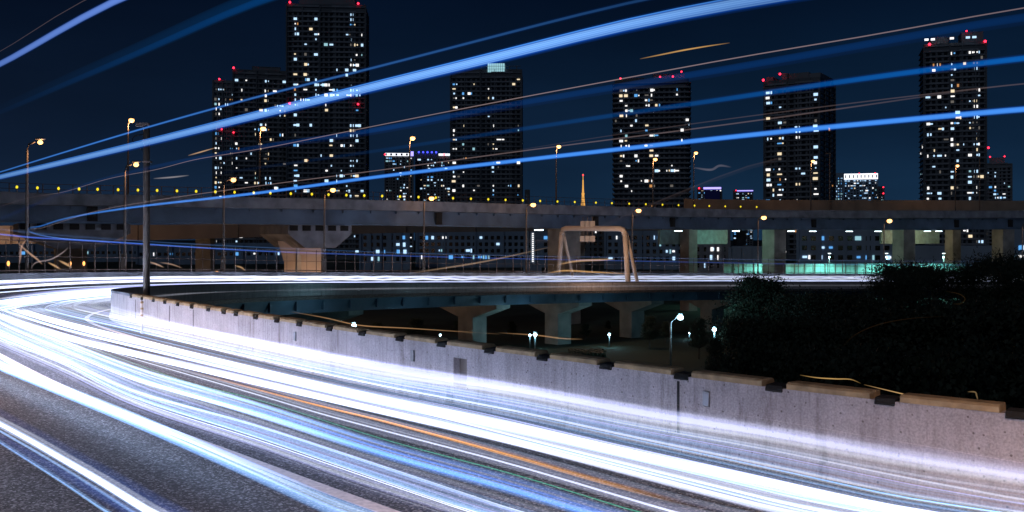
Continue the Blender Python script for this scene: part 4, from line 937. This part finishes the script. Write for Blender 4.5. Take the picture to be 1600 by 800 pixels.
g_top = [(200, 482), (250, 500), (400, 531), (600, 568), (800, 600), (1000, 636), (1200, 668), (1400, 704), (1600, 737)]
g_b1 = [(100, 478), (200, 500), (250, 509), (400, 541), (600, 583), (800, 614), (1000, 652), (1200, 684), (1400, 720), (1600, 752)]
g_c1 = [(60, 474), (100, 485), (200, 507), (250, 517), (400, 549), (600, 590), (800, 624), (1000, 662), (1200, 697), (1400, 737), (1600, 776)]
g_gap = [(0, 462), (60, 481), (100, 492), (200, 515), (250, 527), (400, 561), (600, 604), (800, 642), (1000, 686), (1200, 728), (1400, 772)]
g_w2 = [(0, 472), (60, 490), (100, 501), (200, 526), (250, 538), (400, 574), (600, 619), (800, 659), (1000, 704), (1200, 746), (1400, 790)]
g_m1 = [(0, 485), (60, 505), (150, 529), (250, 552), (400, 588), (600, 634), (800, 677), (1000, 722), (1200, 770)]
g_m2 = [(0, 489), (60, 509), (150, 534), (250, 557), (400, 592), (600, 638), (800, 681), (1000, 727), (1200, 774)]
g_w2b = [(0, 496), (60, 517), (150, 543), (250, 565), (400, 600), (600, 646), (800, 693), (1000, 745), (1200, 798)]
g_or = [(300, 577), (400, 604), (500, 630), (600, 654), (800, 708), (950, 751), (1100, 790)]
g_wl = [(200, 557), (400, 615), (500, 645), (600, 672), (800, 725), (1050, 799)]
g_gr = [(100, 527), (150, 547), (200, 565), (300, 600), (400, 625), (600, 688), (800, 742), (990, 800)]
g_bl = [(100, 532), (200, 570), (400, 629), (600, 692), (800, 746), (970, 800)]
g_blb = [(100, 548), (200, 590), (400, 649), (600, 714), (800, 770), (900, 800)]
g_l1 = [(100, 560), (200, 606), (400, 663), (600, 728), (800, 795)]
g_l1b = [(0, 532), (100, 570), (200, 622), (400, 688), (600, 757), (720, 798)]
g_l2 = [(0, 540), (100, 584), (200, 634), (400, 702), (550, 757), (680, 800)]
g_e2 = [(0, 565), (200, 644), (400, 729), (520, 780)]
g_e2b = [(0, 578), (200, 660), (400, 748), (500, 795)]
WARMW = (.95, .93, .95)
stream('light_streaks', 'soft white beam of light sweeping along the foot of the concrete parapet', g_top, g_b1, 20, .032, [WHITE, LAV, WHITE], .20, .5, True, 1, GX(0, [(1600, .22), (1400, .28), (1200, .42), (1000, .65), (800, 1.0), (400, 2.2), (200, 3)], [(80, 2), (110, 1), (300, .5)]))
stream('light_streaks', 'bundle of fine white light streaks just above the parapet foot', g_c1, g_gap, 10, .010, [WHITE, LAV, LBLUE], .42, .4, False, 2, FGq(0, .8, 1, 2, 4))
stream('light_streaks', 'upper half of the broad white band of headlight streaks down the road', g_w2, g_m1, 26, .018, [WHITE, WARMW, LBLUE, WHITE, LAV], .44, .5, False, 3, FGq(1, .5, .85, 1.9, 4.5), wave=.05)
stream('light_streaks', 'lower half of the broad white band of headlight streaks down the road', g_m2, g_w2b, 26, .017, [WHITE, WHITE, LBLUE, LAV], .40, .5, False, 33, FGq(2, .5, .8, 1.9, 4.5), wave=.05)
stream('light_trail', 'orange light trail running down the middle of the road', [(x, y) for x, y in g_or], [(x, y+6) for x, y in g_or], 4, .009, [ORG], .85, .45, True, 5, GX(2.3, [(1200, 0), (1080, .5), (950, .8), (800, 1.1), (600, 1.0), (450, .5), (380, .0)], [(300, 0)]), kind=None, cat='light trail')
stream('light_trail', 'single crisp white light trail below the orange one', g_wl, g_wl, 1, .010, [WHITE], 1.6, .5, False, 6, GX(2.6, [(1200, 1), (400, 1.2)], [(80, .6), (120, .2), (300, .1)]), kind=None, cat='light trail')
stream('light_streaks', 'soft lavender glow of fine streaks around the crisp white trail', [(x, y-9) for x, y in g_wl], [(x, y+9) for x, y in g_wl], 7, .03, [LAV, WHITE], .12, .5, True, 7, FGq(2.6))
stream('light_trail', 'thin green light trail winding down the road between white and blue bands', g_gr, g_gr, 1, .0065, [(.10, .95, .62)], .5, .4, False, 8, GX(2.9, [(1200, 1), (300, 1.2), (100, .8)], [(60, 0), (300, 0)]), kind=None, cat='light trail')
stream('light_streaks', 'blue band of light streaks below the green trail', g_bl, g_blb, 22, .018, [(.04, .15, .9), (.12, .35, .95), (.03, .12, .7)], .22, .3, False, 9, GX(3.4, [(1200, .5), (800, 1.0), (600, 1.5), (450, 2.4)], [(62, .2), (300, .0)]))
stream('light_streaks', 'white start of the blue band, brightest near the left edge', g_bl, g_blb, 14, .018, [WHITE, LBLUE], .60, .3, False, 29, GX(3.4, [(650, 0), (450, .55), (300, 1.5), (100, 2.4)], FAR))
stream('light_streaks', 'lavender-grey band of fine light streaks between dark asphalt and blue band', g_l1, g_l1b, 26, .011, [LAV, WHITE, LAV, LBLUE], .30, .35, False, 10, GX(4, [(800, .6), (600, .9), (400, 1.4), (200, 2.8), (0, 4)], FAR))
for k_, (g_, lab) in enumerate(((g_l1, 'thin white light trail on the upper edge of the lavender band'), (g_l1b, 'thin bright white light trail on the lower edge of the lavender band'), ([(x, y-7) for x, y in g_l1b], 'thin white light trail just above the lower edge of the lavender band'), (g_l2, 'lowest thin pale light trail beside the painted edge line'))):
    stream('light_trail', lab, g_, g_, 1, .0048, [WHITE], (.7, 1.8, 1.4, .45)[k_], .35, False, 11+k_, GX(4.3, [(800, 1), (0, 1.2)], [(70, .4), (100, .1), (300, .1)]), kind=None, cat='light trail', grp='thin white light trails on the near lane')
stream('light_trail', 'bright blue-white light trail hugging the painted edge line', g_e2, g_e2b, 16, .016, [LBLUE, (.12, .35, .95), (.6, .78, 1)], .85, .25, True, 20, GX(5.3, [(600, .35), (500, .45), (300, .9), (100, 2.0), (0, 2.6)], FAR), kind=None, cat='light trail')
stream('light_trail', 'broad white and blue light trail across the bare asphalt in the lower left corner', [(0, 650), (60, 681), (120, 715), (180, 749), (255, 794)], [(0, 676), (60, 710), (120, 746), (200, 797)], 16, .012, [WHITE, LBLUE, WHITE], .75, .45, False, 21, GX(7, [(250, .8), (0, 1.3)], [(60, .8), (100, .2), (300, .05)]), kind=None, cat='light trail')
stream('light_streaks', 'blurred blue halo of light above the lower left trail', [(0, 638), (120, 704), (280, 793)], [(0, 696), (120, 764), (180, 798)], 22, .03, [(.05, .15, .60)], .085, .3, True, 22, [(0, 1), (45, 1), (60, .2), (300, 0)])
stream('light_trail', 'thin blue-white light trail just below the broad lower left one', [(0, 688), (100, 750), (170, 797)], [(0, 691), (100, 754), (165, 797)], 3, .006, [LBLUE], 1.0, .45, True, 25, [(0, 1), (45, 1), (60, .2), (300, 0)], kind=None, cat='light trail')
stream('light_streaks', 'faint lavender veil of light over the lower face of the concrete parapet', [(400, 531), (800, 594), (1200, 658), (1600, 726)], g_b1, 16, .05, [LAV, WHITE], .045, .5, True, 41, GX(0, [(1600, 1), (800, 1.2), (300, 2)], [(70, 1), (90, 0), (300, 0)]))
stream('light_streaks', 'pale blue-white veil of fine streaks between parapet foot and the white band', g_b1, g_gap, 26, .020, [WHITE, LAV, LBLUE], .17, .45, False, 42, GX(0, [(1600, .35), (1200, .6), (800, 1.0), (400, 2.0), (200, 3)], FAR))
stream('light_streaks', 'thin bluish streaks veiling the gaps beside the white band', g_gap, g_wl, 40, .016, [LBLUE, LAV, WHITE], .12, .45, False, 43, GX(1.5, [(1200, .5), (800, .9), (500, 1.1), (300, 2.0), (100, 4)], FAR))
stream('light_streaks', 'veil of pale streaks over the near lane, brightening towards the left bend', g_gr, g_l2, 46, .017, [LAV, WHITE, LBLUE], .16, .35, False, 44, GX(4, [(800, .5), (600, .8), (400, 1.4), (200, 3.6), (60, 6), (0, 7)], FAR))
stream('light_streaks', 'fine pale blue streaks fanning out at the bottom right below the parapet foot', g_gap, [(600, 640), (800, 694), (1000, 747), (1200, 799)], 30, .007, [WHITE, LBLUE, LAV], .55, .48, False, 47, GX(1, [(1600, 1), (900, .8), (600, .3), (400, 0)], [(300, 0)]))
stream('light_streaks', 'white streaks massed in the left bend of the near lane', [(0, 492), (60, 515), (150, 545), (250, 583)], [(0, 528), (100, 566), (200, 612), (280, 646)], 34, .02, [WHITE, WHITE, LBLUE], .40, .4, False, 45, GX(3.8, [(350, 0), (260, .3), (150, 1.0), (0, 2.4)], FAR))
stream('light_streaks', 'white core of the streaks hugging the painted edge line at left', g_e2, [(0, 574), (200, 655), (400, 741), (480, 778)], 8, .010, [WHITE], .9, .25, True, 46, GX(5.3, [(520, 0), (380, .3), (200, 1), (0, 1.6)], FAR))
stream('light_trail', 'hair-thin pink light trail at mid height along the concrete parapet', [(400, 531), (800, 592), (1200, 655), (1600, 723)], [(400, 531), (800, 592), (1200, 655), (1600, 723)], 1, .0035, [(.8, .62, .68)], .30, .62, False, 23, [(0, 1), (50, .5), (60, 0), (300, 0)], kind=None, cat='light trail')
stream('light_streaks', 'dense white headlight streaks filling the bend at the left edge', [(0, 432), (60, 460), (100, 478), (200, 512)], [(0, 508), (100, 528), (200, 550)], 34, .04, [WHITE, LBLUE, WHITE], .60, .55, False, 24, [(0, 0), (57, .0), (64, 1.0), (75, 2.0), (100, 1.6), (125, .9), (150, .5), (300, .2)], s0=36, wave=.08)
for i, hq in enumerate(((1.2, .75), (3.6, .7), (6.6, .75), (8.2, .8), (10.0, .7))):
    q_, h_ = hq; rnd = random.Random(i)
    stt = [strand(lambda s, q_=q_: q_+.1*math.sin(s/13), lambda s, h_=h_, i=i: h_+.06*math.sin(s*6.283/(3.1+.4*i)+i)*min(1, max(0, (s-100)/40)), lambda s: .07+.0006*max(0, s-60), lambda s, i=i: cmul((WHITE, LAV)[i % 2], (2.2, 1.6, 2.2, 1.4, 1.6)[i]*float(np.interp(s, [0, 60, 80, 120, 150, 300], [0, .0, 2.2, 1.2, .42, .3]))), 58, 303)]
    o = link('light_trail', light_mesh('light_trail', stt, 6)); tag(o, 'rippling white light trail along the far ramp, %s from its inner parapet' % ordw(i+1), 'light trail', 'rippling light trails on the far ramp')
